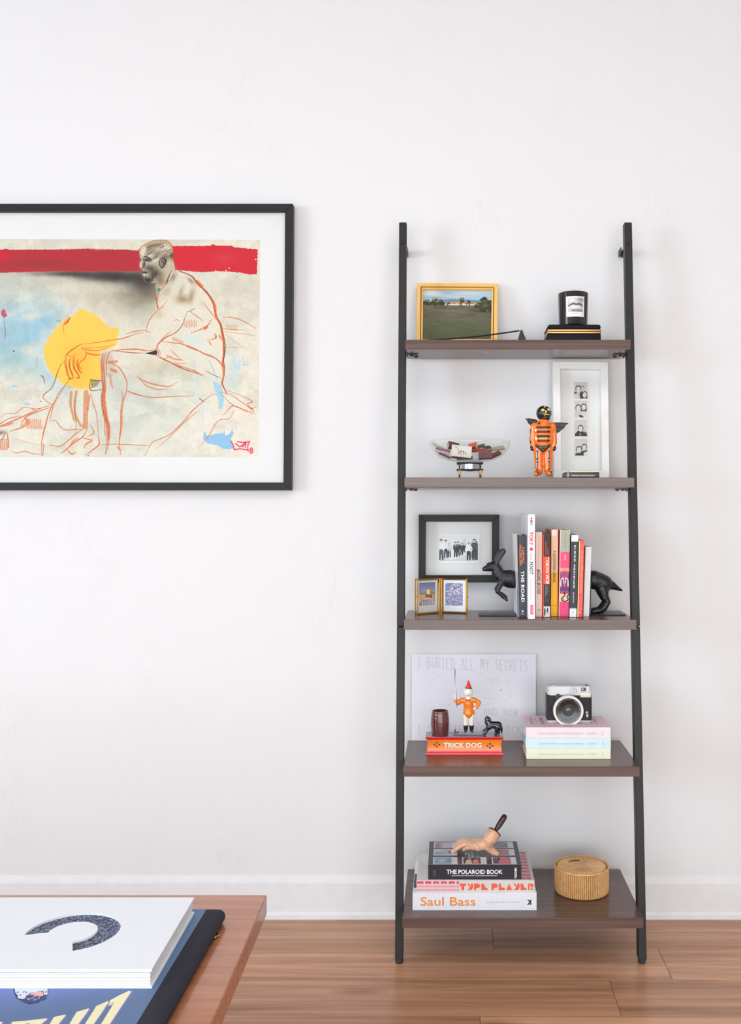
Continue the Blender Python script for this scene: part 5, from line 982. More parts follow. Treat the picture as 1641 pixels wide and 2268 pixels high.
sp(t, O, A, B, 'COLLINS', .045, .22, .42, .66, (150, 164, 140)).location = (0, -.0004, 0); sp(t, O, A, B, 'Stories', .29, .35, .46, .64, (250, 232, 238), bold=.02).location = (0, -.0004, 0); sp(t, O, A, B, 'H & C', .86, .93, .42, .6, (210, 60, 106)).location = (0, -.0004, 0); panel_on(t, O, B, A, 0, .06, 0, 1, WH_)
t, O, A, B, Z = upright('dark navy book with the title Blood Meridian', q7(414, 495), q7(560, 500), q7(373, 2150), q7(516, 2150), .132, (52, 56, 66), group=GR)
panel_on(t, O, B, A, 0, 1, .918, 1, WH_); panel_on(t, O, B, A, 0, 1, 0, .098, WH_); panel_on(t, O, B, A, 0, 1, .103, .108, WH_)
sp(t, O, A, B, 'BLOOD MERIDIAN', .128, .642, .42, .66, (232, 232, 236), bold=.035, space=1.35); sp(t, O, A, B, 'McCARTHY', .70, .83, .42, .58, (206, 206, 212), bold=.02); MB().sph(O+B*.06+A*.5-Y_*.0004, .002, 2, (1, .15, 1)).done('publisher_mark', C('print_olive', (176, 182, 140)), t, True)
t, O, A, B, Z = upright('slim red book with yellow lettering and a yellow edge', q7(567, 610), q7(684, 612), q7(530, 2150), q7(636, 2150), .12, (240, 84, 84), group=GR, pages=(240, 232, 190))
panel_on(t, O, B, A, 0, .16, 0, 1, C('print_lemon', (246, 240, 150))); sp(t, O, A, B, 'EVERYTHING IS FINE', .05, .92, .38, .86, (246, 128, 128)); sp(t, O, A, B, 'Not Quite a Mother Girl, Not Happens', .14, .68, .40, .78, (246, 214, 120)).location = (0, -.0003, 0); MB().sph(O+B*.06+A*.5-Y_*.0004, .0016, 2, (1, .15, 1)).done('publisher_mark', WH_, t, True)
t, O, A, B, Z = upright('slim plain white book at the right end of the row', q7(696, 735), q7(815, 735), q7(651, 2140), q7(772, 2140), .12, (226, 226, 230), group=GR)
panel_on(t, O, B, A, 0, .14, .002, .998, C('print_mint', (206, 220, 206)))
# ================================================================== shelf 4
# drawing of a pig leaning on the wall
dr = Canvas(912, 1448, 1187, 1642, 6, (236, 237, 246)); dr.zoom(890, 1430, 5.128)
INK = (150, 156, 178)
sketch(dr, 'I BURIED ALL MY SECRETS', 175, 1445, 128, 125, 3, INK, .42, dy=40); sketch(dr, 'AND NOW', 930, 1330, 725, 75, 3, INK, .42, dy=0); sketch(dr, 'I SPLATTER YOUR LOCKS', 170, 1430, 915, 95, 3, INK, .42, dy=10)
PKI = (226, 178, 196)
for p in ([(385, 670), (310, 620), (268, 540), (290, 460), (380, 380), (500, 300), (640, 272), (800, 285), (930, 330), (1000, 400), (1040, 430)], [(1040, 430), (1030, 370), (1060, 380), (1080, 430), (1085, 370), (1110, 400)], [(1110, 400), (1190, 430), (1215, 390), (1215, 450), (1225, 530), (1245, 590), (1230, 610)], [(1230, 610), (1150, 635), (1050, 610), (1000, 660), (900, 690), (850, 690)], [(560, 660), (520, 700), (480, 730)], [(360, 680), (365, 760)], [(850, 760), (850, 850), (880, 900), (860, 880)], [(930, 600), (1030, 605)]): dr.line(p, 3.2, PKI, .8, .3)
for k_ in range(9): dr.line([(400+k_*30, 360+k_*9), (700+k_*12, 330+k_*20), (900, 400+k_*22)], 2.2, (206, 206, 224), .4, .4)
dr.ell(1128, 510, 15, 13, (238, 170, 186), .7, soft=.6)
q = lambda px, py, Z: P(px, py, Z); b0 = P(912, 1642, 2.607); b1 = P(1186.6, 1642, 2.607); b0.z = b1.z = S4+.0004
pd = sheet('pig_drawing', P(912, 1448.5, 2.633), P(1186.6, 1448.5, 2.633), b1, b0, dr.image('pig_pencil_drawing', .8), None, .0015, origin=((b0+b1)/2)); tag(pd, 'pale pencil drawing of a pig with hand lettering, behind the toy bank', 'drawing')
# mechanical bank
ZB = 2.456; q = zm(930, 1470, 8.205, ZB); u = ZB/FPX/8.205
def qd(x, y, d=0): v = q(x, y); v.y += d; return v
def cp(x0, y0, r0_, x1, y1, r1_, d0=0, d1=0): return ('c', qd(x0, y0, d0), r0_*u, qd(x1, y1, d1), r1_*u)
bank = thing('mechanical_bank', (P(1028, 0, ZB).x, ZB-ZW+.031, S4), 'orange and red cast iron toy bank with clown, barrel and black dog, lettered Trick Dog', 'toy bank')
RED = mat('red_enamel', (232, 30, 40), .18, coat=.6); ORE = mat('orange_enamel', (246, 128, 20), .18, coat=.6); GRE = mat('grey_enamel', (112, 124, 138), .22, coat=.5); BKE = mat('black_enamel', (22, 24, 34), .14, coat=.8)
WHE = mat('white_enamel', (232, 230, 220), .2, coat=.5); BRE = mat('brown_enamel', (94, 44, 46), .14, coat=.8)
dpth = .062
def slab(name, prof, mt):
    """prof: list of (inset m, z) from bottom to top"""
    b = bmesh.new(); rings = []
    xa, xb = P(942.3, 0, ZB).x, P(1114.6, 0, ZB).x; ya, yb = ZB-ZW, ZB-ZW+dpth
    for i_, z in prof: rings.append([b.verts.new(v) for v in ((xa+i_, ya+i_, z), (xb-i_, ya+i_, z), (xb-i_, yb-i_, z), (xa+i_, yb-i_, z))])
    for p, r_ in zip(rings, rings[1:]):
        for k_ in range(4): b.faces.new((p[k_], p[(k_+1) % 4], r_[(k_+1) % 4], r_[k_]))
    b.faces.new(rings[0][::-1]); b.faces.new(rings[-1]); m = MB(); m.b.free(); m.b = b; return m.done(name, mt, bank, True, ang=35)
zq = lambda y: q(0, y).z
slab('base_flare', [(0, S4), (0, S4+.002), (.003, zq(1600)), (.0042, zq(1583))], RED)
slab('body', [(.0040, zq(1584)), (.0048, zq(1520)), (.0048, zq(1450)), (.0040, zq(1388))], ORE)
slab('rim', [(.0038, zq(1388)), (.0005, zq(1362)), (0, zq(1345)), (0, zq(1338))], RED)
slab('deck', [(.0002, zq(1339)), (.0008, zq(1333))], GRE)
zd = zq(1333)
text('TRICK DOG', qd(432, 1532, .0040), X_*(690*u), Z_*(92*u), WHE, bank, bold=.035, depth=.0005, space=1.05, n=-Y_*.0012)
for cx_, cy_ in ((305, 1477), (1272, 1500)):
    for dx, dy in ((0, -36), (0, 34), (-44, 0), (44, 0)): MB().sph(qd(cx_+dx, cy_+dy, .0042), 17*u, 2, (1, .4, 1)).done('green_petal', C('dark_green', (44, 62, 40), rough=.25), bank, True)
    MB().sph(qd(cx_, cy_, .0042), 7*u, 2, (1, .6, 1)).done('flower_centre', RED, bank, True)
MB().box((qd(1505, 0).x, ZB-ZW+.02, zq(1450)), (qd(1530, 0).x, ZB-ZW+.024, zq(1410)), .001).done('lever', RED, bank)
yd = .027
# barrel
bc_ = qd(363, 1290, .022); prf = []
zb0, zb1 = zd-.0002, zq(885)
for k_ in range(33):
    t_ = k_/32; r_ = (150+22*math.sin(math.pi*min(1, t_*1.02)))*u; zz_ = zb0+(zb1-zb0)*t_
    if any(abs(t_-c_) < .018 for c_ in (.06, .155, .25, .72, .80, .88, .96)): r_ += .0004
    elif any(abs(t_-c_) < .05 for c_ in (.06, .155, .25, .72, .80, .88, .96)): r_ -= .0002
    prf.append((r_, zz_))
m = MB(); m.lathe([(0, zb0)]+prf+[(prf[-1][0]-.0018, zb1), (prf[-1][0]-.0022, zb1-.006), (0, zb1-.006)], (bc_.x, bc_.y, 0), 40); m.done('barrel', BRE, bank, True, ang=50)
# clown
cyd = .030
blob('clown_jacket', [cp(880, 760, 92, 890, 860, 78, cyd, cyd), cp(890, 860, 78, 888, 945, 92, cyd, cyd), cp(850, 930, 66, 930, 930, 66, cyd, cyd), cp(838, 800, 44, 824, 950, 40, cyd, cyd), cp(940, 800, 44, 962, 950, 40, cyd, cyd), cp(850, 700, 56, 930, 700, 56, cyd, cyd), cp(830, 715, 52, 760, 705, 48, cyd, cyd), cp(760, 715, 46, 700, 745, 44, cyd, cyd-.004), cp(700, 745, 42, 650, 700, 32, cyd-.004, cyd-.006),
     cp(950, 700, 56, 1010, 705, 46, cyd, cyd), cp(1010, 710, 42, 1085, 745, 36, cyd, cyd), cp(1085, 745, 36, 1035, 835, 34, cyd, cyd-.004)], ORE, bank, vox=.0007, sm=3)
blob('clown_head', [('e', qd(882, 555, cyd), (88*u, 84*u, 100*u), None), cp(882, 590, 70, 885, 640, 50, cyd, cyd), ('e', qd(962, 540, cyd+.001), (24*u, 18*u, 32*u), None), ('e', qd(808, 530, cyd+.001), (22*u, 18*u, 30*u), None), cp(885, 660, 58, 885, 672, 62, cyd, cyd), ('e', qd(885, 578, cyd-.0105), (14*u, 14*u, 16*u), None)], WHE, bank, vox=.0006, sm=3)
MB().lathe([(0, 0), (72*u, 0), (66*u, 12*u), (0, 12*u)], qd(885, 486, cyd), 24, Matrix.Rotation(.08, 4, 'Y')).done('hat_brim', C('green_enamel', (44, 110, 60), rough=.2), bank, True, ang=40)
MB().lathe([(0, -2*u), (58*u, 0), (30*u, 70*u), (18*u, 110*u), (14*u, 128*u), (0, 134*u)], qd(890, 472, cyd), 28, Matrix.Rotation(-.06, 4, 'Y')).done('hat', RED, bank, True, ang=60)
for x, y in ((850, 545), (915, 535)): MB().sph(qd(x, y, cyd-.0098), 1, 2, (12*u, .0007, 6*u)).done('eye', BKE, bank, True)
MB().tube([qd(862, 606, cyd-.0098), qd(882, 600, cyd-.0104), qd(902, 606, cyd-.0098)], 4*u, 6).done('mouth', BKE, bank, True)
m = MB(); m.tube([qd(885+66*math.cos(v*math.pi/8), 678+12*math.sin(v*math.pi/8), cyd-66*u*math.sin(v*math.pi/8)) for v in range(16)], 8*u, 6, closed=True); m.done('collar', C('collar_blue', (70, 74, 120), rough=.3), bank, True)
for k_ in range(5): MB().sph(qd(835+k_*24, 884+(k_ % 2)*10, cyd-.0108), 1, 2, (10*u, .0009, 7*u)).done('belt_point', C('belt_orange', (190, 80, 20), rough=.3), bank, True)
blob('clown_hand', [cp(650, 690, 22, 645, 620, 24, cyd-.006, cyd-.007), ('e', qd(640, 590, cyd-.007), (16*u, 14*u, 26*u), None)], WHE, bank, vox=.0005, sm=2); blob('clown_hand', [cp(1035, 840, 22, 995, 855, 26, cyd-.004, cyd-.006)], WHE, bank, vox=.0005, sm=2)
m = MB(); m.tube([qd(888+88*math.cos(v*math.pi/8), 978, cyd-60*u*math.sin(v*math.pi/8)) for v in range(16)], 7*u, 6, closed=True); m.done('jacket_hem', BKE, bank, True)
for X0, X1 in ((838, 836), (942, 944)):
    blob('trouser_leg', [cp(X0, 985, 58, X1, 1150, 46, cyd, cyd)], WHE, bank, vox=.0006, sm=3)
    blob('boot', [cp(X1, 1170, 46, X1, 1245, 38, cyd, cyd), cp(X1, 1264, 28, X1-(14 if X0 < 900 else -14), 1276, 18, cyd, cyd-.009)], BKE, bank, vox=.0006, sm=2)
# hoop, seen edge-on
ac, bc2 = qd(634, 112, cyd-.007), qd(672, 812, cyd-.007); mid = (ac+bc2)/2; hv = (bc2-ac)/2; R_h = hv.length; sd_ = (Vector((14*u, -R_h*.99, 0))).normalized()
MB().tube([mid+hv*math.cos(v*2*math.pi/48)+sd_*R_h*.55*math.sin(v*2*math.pi/48) for v in range(48)], 5*u, 6, closed=True).done('hoop', mat('steel', (150, 152, 160), .2, metal=1), bank, True)
# dog
dd = .026
blob('dog', [cp(1300, 1150, 67, 1430, 1160, 74, dd, dd), cp(1270, 1140, 72, 1240, 1090, 62, dd, dd), ('e', qd(1245, 1050, dd), (56*u, 46*u, 50*u), None), cp(1230, 1030, 41, 1200, 1045, 21, dd, dd), cp(1230, 1085, 32, 1196, 1082, 14, dd, dd), cp(1270, 1180, 55, 1230, 1230, 32, dd-.004, dd-.005), cp(1230, 1230, 30, 1190, 1300, 23, dd-.005, dd-.006), cp(1190, 1305, 21, 1160, 1310, 18, dd-.006, dd-.006),
     cp(1260, 1180, 48, 1215, 1240, 28, dd+.005, dd+.006), cp(1215, 1240, 25, 1160, 1265, 18, dd+.006, dd+.006), cp(1430, 1180, 60, 1390, 1250, 34, dd-.004, dd-.005), cp(1390, 1250, 30, 1400, 1310, 23, dd-.005, dd-.005), cp(1400, 1312, 21, 1370, 1316, 18, dd-.005, dd-.005), cp(1450, 1180, 53, 1440, 1260, 28, dd+.004, dd+.005), cp(1440, 1260, 25, 1445, 1310, 21, dd+.005, dd+.005), cp(1460, 1140, 37, 1490, 1220, 25, dd, dd), cp(1490, 1220, 25, 1495, 1280, 18, dd, dd), cp(1262, 1040, 32, 1280, 1090, 23, dd-.006, dd-.006)], BKE, bank, vox=.0006, sm=3)
MB().sph(qd(1222, 1045, dd-.0068), 9*u, 2).done('dog_eye', WHE, bank, True); MB().tube([qd(1192, 1062, dd-.001), qd(1235, 1078, dd-.0058)], 6*u, 6).done('dog_teeth', WHE, bank, True)
blob('trip_lever', [cp(640, 1225, 12, 640, 1290, 12, .016, .016), cp(640, 1290, 14, 700, 1265, 12, .016, .016), cp(610, 1312, 12, 1190, 1322, 8, .010, .010)], BKE, bank, vox=.0005, sm=1)
# three pastel books and the instant camera
Z4 = 2.414; cols = [((238, 238, 214), 'pale yellow', 1175, 1350, 118, 1508, (198, 202, 176)), ((214, 236, 240), 'pale blue', 1003, 1176, 108, 1512, (140, 196, 200)), ((240, 226, 234), 'pale pink', 828, 1004, 114, 1506, (196, 176, 190))]
zc_ = S4; q = zm(1150, 1500, 7.459, Z4); hh = [.0264, .0257, .0264]
for k_, (c_, nm, ya, yb, xa, xb, ic) in enumerate(cols):
    O = Vector((q(xa, 0).x, Z4-ZW+(.0, .0006, -.0004)[k_], zc_+.0002)); A = Z_*(hh[k_]-.0003); B = X_*(q(xb, 0).x-q(xa, 0).x)
    t = book('hardback_book', O, A, B, Y_*.137, nm+' hardback book in the stack of three under the camera, '+('bottom', 'middle', 'top')[k_], c_, group=None, board=.0022, inset=.004, rough=.6, pages=((226, 190, 160), (170, 190, 220), (236, 228, 226))[k_])
    s_ = O+Vector((0, -.0002, 0)); f_ = B.length
    for tx, f0, f1 in (('RUSSIAN CRIMINAL TATTOO ENCYCLOPAEDIA', .145, .675), ('VOLUME '+('III', 'II', 'I')[k_], .715, .83), ('FUEL', .90, .915)): text(tx, s_+B*f0+A*(.36 if f0 < .8 else .25), B*(f1-f0), A*(.16 if f0 < .8 else .4), C('ink_soft_%d' % k_, ic), t)
    if k_ == 2:
        C('pink_top', (236, 204, 212)); panel_on(t, O+A+B*.002+Y_*.001, Y_*.135, B*.996, 0, 1, 0, 1, C('pink_top', (236, 206, 214), rough=.6), 'top_cover_print', Z_)
        for (fx, fw, fy_, fh_, tx) in ((.07, .045, .25, .6, 'TATTOO'), (.145, .012, .3, .5, 'VOLUME'), (.19, .05, .25, .6, 'RUSSIAN'), (.80, .02, .3, .45, 'MURRAY'), (.86, .02, .3, .45, 'SOROKIN')):
            text(tx, O+A+Z_*.0003+B*(fx+fw)+Y_*.137*fy_, Y_*(.137*fh_), B*-fw, C('print_plum', (120, 92, 116)), t, n=Z_*.0003)
    zc_ += hh[k_]
zs = zc_
ic = thing('instant_camera', (P(1261, 0, 2.49).x, 2.495-ZW, zs), 'silver and black retro instant camera standing on the pastel books', 'camera')
ZC = 2.468; q = zm(1150, 1500, 7.459, ZC); u = ZC/FPX/7.459; yF = ZC-ZW
def qc(x, y, d=0): v = q(x, y); v.y += d; return v
SIL = mat('silver_plastic', (206, 207, 210), .3, metal=.1, spec=.6, var=.03); CBK = mat('camera_leatherette', (22, 22, 28), .42, bump=.6, bs=1500); CGL = mat('lens_black', (17, 18, 22), .22, coat=.4)
def roundslab(x0, x1, z0, z1, d0, d1, r, mt, name, lab=None):
    m = MB(); pts = []
    for cx_, cy_, a0 in ((x1-r, d1-r, 0), (x0+r, d1-r, 90), (x0+r, d0+r, 180), (x1-r, d0+r, 270)):
        for k_ in range(7): an = math.radians(a0+k_*15); pts.append((cx_+r*math.cos(an), cy_+r*math.sin(an)))
    b = bmesh.new(); vs = [b.verts.new((x, y, z0)) for x, y in pts]; f = b.faces.new(vs); r_ = bmesh.ops.extrude_face_region(b, geom=[f]); bmesh.ops.translate(b, verts=[v for v in r_['geom'] if isinstance(v, bmesh.types.BMVert)], vec=(0, 0, z1-z0))
    bmesh.ops.bevel(b, geom=[e_ for e_ in b.edges if abs(e_.verts[0].co.z-e_.verts[1].co.z) < 1e-6], offset=.0014, segments=2, affect='EDGES')
    m.b.free(); m.b = b; return m.done(name, mt, ic, True, ang=40, label=lab)
xa, xb = qc(456, 0).x, qc(1206, 0).x
roundslab(xa, xb, zs+.0052, qc(0, 292).z, yF, yF+.047, .009, CBK, 'body')
roundslab(xa+.001, xb-.0003, zs, zs+.0054, yF-.0006, yF+.0475, .009, SIL, 'base_trim')
roundslab(xa+.0018, xb-.0006, qc(0, 300).z, qc(0, 152).z, yF-.0008, yF+.047, .009, SIL, 'top_housing')
m = MB(); cyl = lambda c_, pr_, mt, nm, n_=40: MB().lathe(pr_, c_, n_, Matrix.Rotation(math.pi/2, 4, 'X')).done(nm, mt, ic, True, ang=35)
lc = qc(797, 532, 0); RL = 252*u*.987
cyl(lc, [(0, 0), (RL*.96, 0), (RL*.96, .012), (0, .012)], CBK, 'lens_base')
cyl(lc, [(RL*.86, .008), (RL, .008), (RL, .0185), (RL*.985, .0205), (RL*.86, .0205), (RL*.83, .0185), (RL*.83, .008)], C('ring_silver', (226, 224, 218), rough=.35), 'lens_ring', 64)
cyl(lc, [(0, .006), (RL*.84, .006), (RL*.84, .0182), (RL*.62, .0176), (RL*.42, .0150), (RL*.34, .0150), (0, .0150)], CGL, 'lens_face', 64)
cyl(lc+Vector((-.0003, 0, -.0005)), [(RL*.30, .014), (RL*.34, .0152), (RL*.30, .016), (RL*.26, .0152)], C('lens_rim', (48, 48, 54), rough=.3), 'lens_rim')
MB().sph(lc-Y_*.0128, RL*.28, 3, (1, .25, 1)).done('lens_glass', mat('lens_glass', (20, 30, 44), .03, coat=1), ic, True)
for k_ in range(54):
    an = k_/54*2*math.pi
    if 1.05 < an % (2*math.pi) < 1.30 or 4.0 < an < 4.25 or 2.7 < an < 3.6: continue
    c_ = lc+Vector((RL*.755*math.cos(an), -.0182, RL*.755*math.sin(an))); MB().box(c_-Vector((.0005, .0002, .0005)), c_+Vector((.0005, .0001, .0005)), M=None).done('ring_letter', WH_, ic)
for dx in (-8, 26): cyl(qc(826+dx, 424), [(0, .0170), (14*u, .0170), (14*u, .0186), (0, .0186)], C('hole_black', (10, 10, 12), rough=.2), 'sensor_hole', 16)
cyl(qc(640, 315), [(0, 0), (44*u, 0), (44*u, .004), (0, .004)], CGL, 'focus_knob', 20)
cyl(qc(883, 222), [(0, 0), (64*u, 0), (64*u, .0035), (50*u, .0045), (34*u, .0035), (0, .0035)], SIL, 'viewfinder_ring', 32); MB().sph(qc(886, 222, -.0035), 30*u, 2, (1, .4, 1)).done('viewfinder_lens', mat('finder_glass', (206, 206, 208), .05, metal=.6), ic, True)
MB().box(qc(1006, 240, -.0018), qc(1112, 158, .001), .0004).done('finder_frame', C('finder_frame', (222, 222, 222), rough=.3), ic); MB().box(qc(1018, 228, -.0024), qc(1098, 168, .0), .0004).done('finder_window', mat('finder_window', (30, 32, 62), .08, coat=.8), ic)
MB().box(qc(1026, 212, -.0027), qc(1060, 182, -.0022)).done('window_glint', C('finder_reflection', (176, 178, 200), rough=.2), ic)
MB().box(qc(1004, 334, -.003), qc(1186, 252, .001), .0022, seg=2).done('flash', mat('flash_diffuser', (214, 212, 198), .2, coat=.3), ic, True, ang=50)
for k_ in range(6): MB().box(qc(1016+k_*28, 322, -.0034), qc(1022+k_*28, 262, -.0028)).done('flash_rib', C('flash_rib', (226, 224, 214), rough=.3), ic)
MB().box((qc(1108, 0).x, yF+.010, qc(0, 152).z), (qc(1136, 0).x, yF+.020, qc(0, 152).z+.0016), .0005).done('shutter_lever', CBK, ic)
cyl2 = MB().lathe([(0, 0), (.008, 0), (.008, .0012), (0, .0012)], (qc(590, 0).x, yF+.016, qc(0, 152).z), 24).done('dial', SIL, ic, True, ang=40)
text('mini 90', qc(1142, 660, -.0005), Z_*(96*u), X_*(-46*u), C('badge_white', (226, 224, 226)), ic, 'badge', bold=.05)
MB().box(qc(470, 700, -.0003), qc(476, 330, .001)).done('side_seam', CGL, ic)
# ================================================================== shelf 5
Z5 = 2.342; q = zm(900, 1850, 5.47, Z5)
O = Vector((q(75, 0).x, Z5-ZW, S5+.0002)); B = X_*(q(1577, 0).x-O.x); A = Z_*.0428
t = book('large_book', O, A, B, Y_*.25, 'large white book with the orange title Saul Bass, bottom of the lowest stack', (234, 236, 244), board=.003, inset=.004, rough=.35)
OT = C('print_orange', (236, 150, 74))
text('Saul Bass', O+B*.063+A*.25, B*.445, A*.5, OT, t, bold=.012); text('Jennifer Bass & Pat Kirkham', O+B*.59+A*.40, B*.27, A*.10, C('ink_blue', (150, 156, 196)), t)
text('K', O+B*.957+A*.30, B*-.036, A*.30, BK_, t, bold=.05, n=-Y_*.0003)
panel_on(t, O+A+Y_*.03, Y_*.09, B, .004, .05, 0, 1, C('print_slate', (70, 84, 110)), 'cover_band', Z_)
z1 = S5+.0432; Z6 = 2.3445; q = zm(900, 1850, 5.47, Z6)
O = Vector((q(123, 0).x, Z6-ZW, z1)); B = X_*(q(1552, 0).x-O.x); A = Z_*.0287
t = book('large_book', O, A, B, Y_*.196, 'light grey book with the red stencil title Type Player, middle of the lowest stack', (216, 216, 214), board=.002, inset=.003, rough=.45)
cv = Canvas(0, 0, 94, 27, 10, (232, 190, 196)); cv.z = (0, 0, 1)
rr_ = random.Random(2)
for i in range(6):
    x0 = i*17.4; cv.rect(x0+1.5, 1.5, x0+15, 8.5, (226, 84, 110)); cv.poly([(x0+3, 8.5), (x0+9, 3+rr_.random()*3), (x0+14, 8.5)], (240, 140, 160), .7)
    cv.line([(x0, 0), (x0, 27)], 1.6, (226, 222, 222), smooth=False)
for y in (0, 9.5, 18.0, 26.6): cv.line([(0, y), (94, y)], 1.5, (228, 222, 222), smooth=False)
for y in (13, 21): cv.rect(0, y, 94, y+4, (234, 150, 164), .6); cv.line([(0, y+.3), (94, y+.3)], .8, (224, 110, 130), .8, smooth=False)
d = Vector((0, -.0005, 0)); sheet('tile_pattern', O+A*.97+B*.001+d, O+A*.97+B*.36+d, O+A*.03+B*.36+d, O+A*.03+B*.001+d, cv.image('pink_tiles', .5), t, .0002)
RO = C('print_coral', (244, 98, 70)); 
# blocky cut letters, unit cell 0..1
LT = {'T': [[(0, 1), (1, 1), (1, .62), (.72, .62), (.72, 0), (.28, 0), (.28, .62), (0, .62)]], 'Y': [[(0, 1), (.34, 1), (.62, .55), (.66, 1), (1, 1), (1, .3), (.7, 0), (.05, 0), (.4, .3), (.5, .42)]],
 'P': [[(0, 0), (0, 1), (.7, 1), (1, .8), (1, .5), (.7, .32), (.38, .32), (.38, 0)]], 'E': [[(0, 0), (0, 1), (.42, 1), (.42, .72), (.75, .72), (.5, .5), (.95, .3), (1, 0)]], 'L': [[(0, 0), (0, 1), (.4, 1), (.4, .42), (.7, .42), (1, .3), (1, 0)]],
 'A': [[(0, 0), (.5, 1), (1, 0)]], 'R': [[(0, 0), (0, 1), (.28, 1), (.28, 0)], [(.38, 1), (.8, 1), (1, .8), (.92, .5), (.7, .4), (1, 0), (.45, 0), (.62, .5), (.38, .62)]]}
for x0, x1, ch in ((645, 722, 'T'), (735, 806, 'Y'), (818, 892, 'P'), (908, 985, 'E'), (1030, 1106, 'P'), (1118, 1190, 'L'), (1208, 1282, 'A'), (1292, 1370, 'Y'), (1382, 1456, 'E'), (1472, 1540, 'R')):
    for pl in LT[ch]: MB().prism([((x0+(x1-x0)*a_)/5.47*Z6/FPX, A.length*(.16+.56*b_)) for a_, b_ in pl], Vector((P(900, 0, Z6).x, O.y-.0004, O.z)), X_, Z_, Y_*.0004).done('letter', RO, t)
ct = Canvas(0, 0, 60, 180, 5, (206, 204, 202)); ct.z = (0, 0, 1)
for i in range(9):
    y = i*20; ct.rect(4, y+3, 52, y+17, (206, 96, 112), .85); ct.poly([(6, y+17), (24, y+4), (44, y+17)], (222, 160, 166), .9); ct.rect(20, y+8, 34, y+12, (180, 70, 92), .7); ct.line([(0, y), (60, y)], 2, (212, 206, 204), smooth=False)
TP = O+A+Z_*.0004; d_ = .194
sheet('cover_print', TP+B*.83+Y_*d_, TP+B*.995+Y_*d_, TP+B*.995, TP+B*.83, ct.image('pink_cover_tiles', .45), t, .0002)
for k_ in range(3): text('TYPE', TP+B*(.026+.008*k_)+Y_*(.122-.02*k_), Y_*.018, B*-.006, C('ink_grey_blue', (120, 130, 160)), t, n=Z_*.0002)
z2 = z1+.0290; Z7 = 2.349; q = zm(900, 1850, 5.47, Z7)
O = Vector((q(264, 0).x, Z7-ZW, z2)); B = X_*(q(1393, 0).x-O.x); A = Z_*.0358; DP = .165
t = book('thick_book', O, A, B, Y_*DP, 'thick black photo book with white title The Polaroid Book, under the hand ornament', (40, 40, 50), board=.0018, inset=.003, rough=.3)
text('THE POLAROID BOOK', O+B*.197+A*.36, B*.602, A*.30, WH_, t, bold=.03); text('SELECTIONS FROM THE POLAROID COLLECTIONS OF PHOTOGRAPHY', O+B*.252+A*.215, B*.49, A*.07, WH_, t, bold=.02)
text('TASCHEN', O+B*.951+A*.06, A*.72, B*-.026, WH_, t, bold=.04); 
text('B. HITCHCOCK', O+B*.062+A*.22, A*.42, B*-.010, C('ink_dim', (150, 150, 160)), t); text('STEVE CRIST', O+B*.080+A*.22, A*.42, B*-.010, C('ink_dim', (150, 150, 160)), t)
pcv = Canvas(0, 0, 216, 165, 5, (40, 42, 54)); pcv.z = (0, 0, 1)
cards = [(.05, .306, 0), (.366, .306, 1), (.6875, .306, 2), (.05, .65, 3), (.6875, .65, 4), (.05, .98, 5), (.6875, .98, 6), (.366, .98, 7)]
def card(fx, vt, kind, hgt):
    x0, x1 = fx*216, (fx+.265)*216; y1 = (1-vt)*165; yb = y1+hgt
    pcv.rect(x0, y1, x1, yb, (214, 218, 228)); a0, a1, b0, b1 = x0+3, x1-14, y1+3, yb-3
    bgs = [(118, 158, 190), (50, 34, 50), (70, 62, 110), (180, 184, 200), (176, 110, 120), (170, 130, 150), (96, 120, 140), (90, 90, 110)]
    pcv.rect(a0, b0, a1, b1, bgs[kind]); mx, my = (a0+a1)/2, (b0+b1)/2; w_, h_ = a1-a0, b1-b0
    if kind == 0: pcv.smear(mx, my, w_*.2, h_*.3, (206, 216, 216), .8); pcv.smear(mx+4, my+4, w_*.1, h_*.4, (186, 140, 140), .8); pcv.smear(a1-6, my, 6, h_*.3, (80, 120, 160), .7)
    if kind == 1: pcv.poly([(a0+3, b1), (a0+8, b0+h_*.35), (mx-3, b0+h_*.2), (mx, b1)], (222, 206, 180)); pcv.poly([(mx, b1), (mx+4, b0+h_*.3), (a1-6, b0+h_*.3), (a1-3, b1)], (214, 110, 80)); pcv.ell(mx-7, b0+h_*.3, 3, 5, (150, 70, 50)); pcv.smear(mx+8, my+6, 6, 5, (236, 220, 200), .8)
    if kind == 2: pcv.poly([(mx-4, b0), (a1, b0+h_*.1), (a1, b1), (mx-8, b1)], (214, 92, 108), .95, 2); pcv.ell(a0+8, b0+8, 7, 7, (120, 90, 96)); pcv.ell(a0+14, b0+10, 4, 6, (60, 40, 60))
    if kind == 3: pcv.poly([(a0, my), (a1, b0+4), (a1, my+4), (a0, b1)], (150, 154, 172), .9, 2); pcv.ell(a1-5, my, 4, 8, (50, 50, 66)); pcv.line([(a0, b0+4), (a1-6, my)], 3, (226, 228, 236), .9)
    if kind == 4: pcv.smear(mx, my, w_*.3, h_*.3, (206, 140, 136), .8); pcv.smear(mx-6, my-4, 6, 6, (150, 80, 90), .7)
    if kind == 5: pcv.poly([(a0+4, b1), (mx, b0+4), (a1, b0+6), (a1, b1)], (206, 206, 220), .8, 3); pcv.smear(a0+8, b1-8, 8, 8, (150, 60, 80), .8)
    if kind == 6: pcv.line([(a0, b1-4), (mx, my), (a1, b0+4)], 3, (170, 190, 206), .7); pcv.smear(mx, my, 10, 4, (196, 120, 130), .6)
for fx, vt, k_ in cards: card(fx, vt, k_, (50, 46, 46)[0 if k_ < 3 else 1])
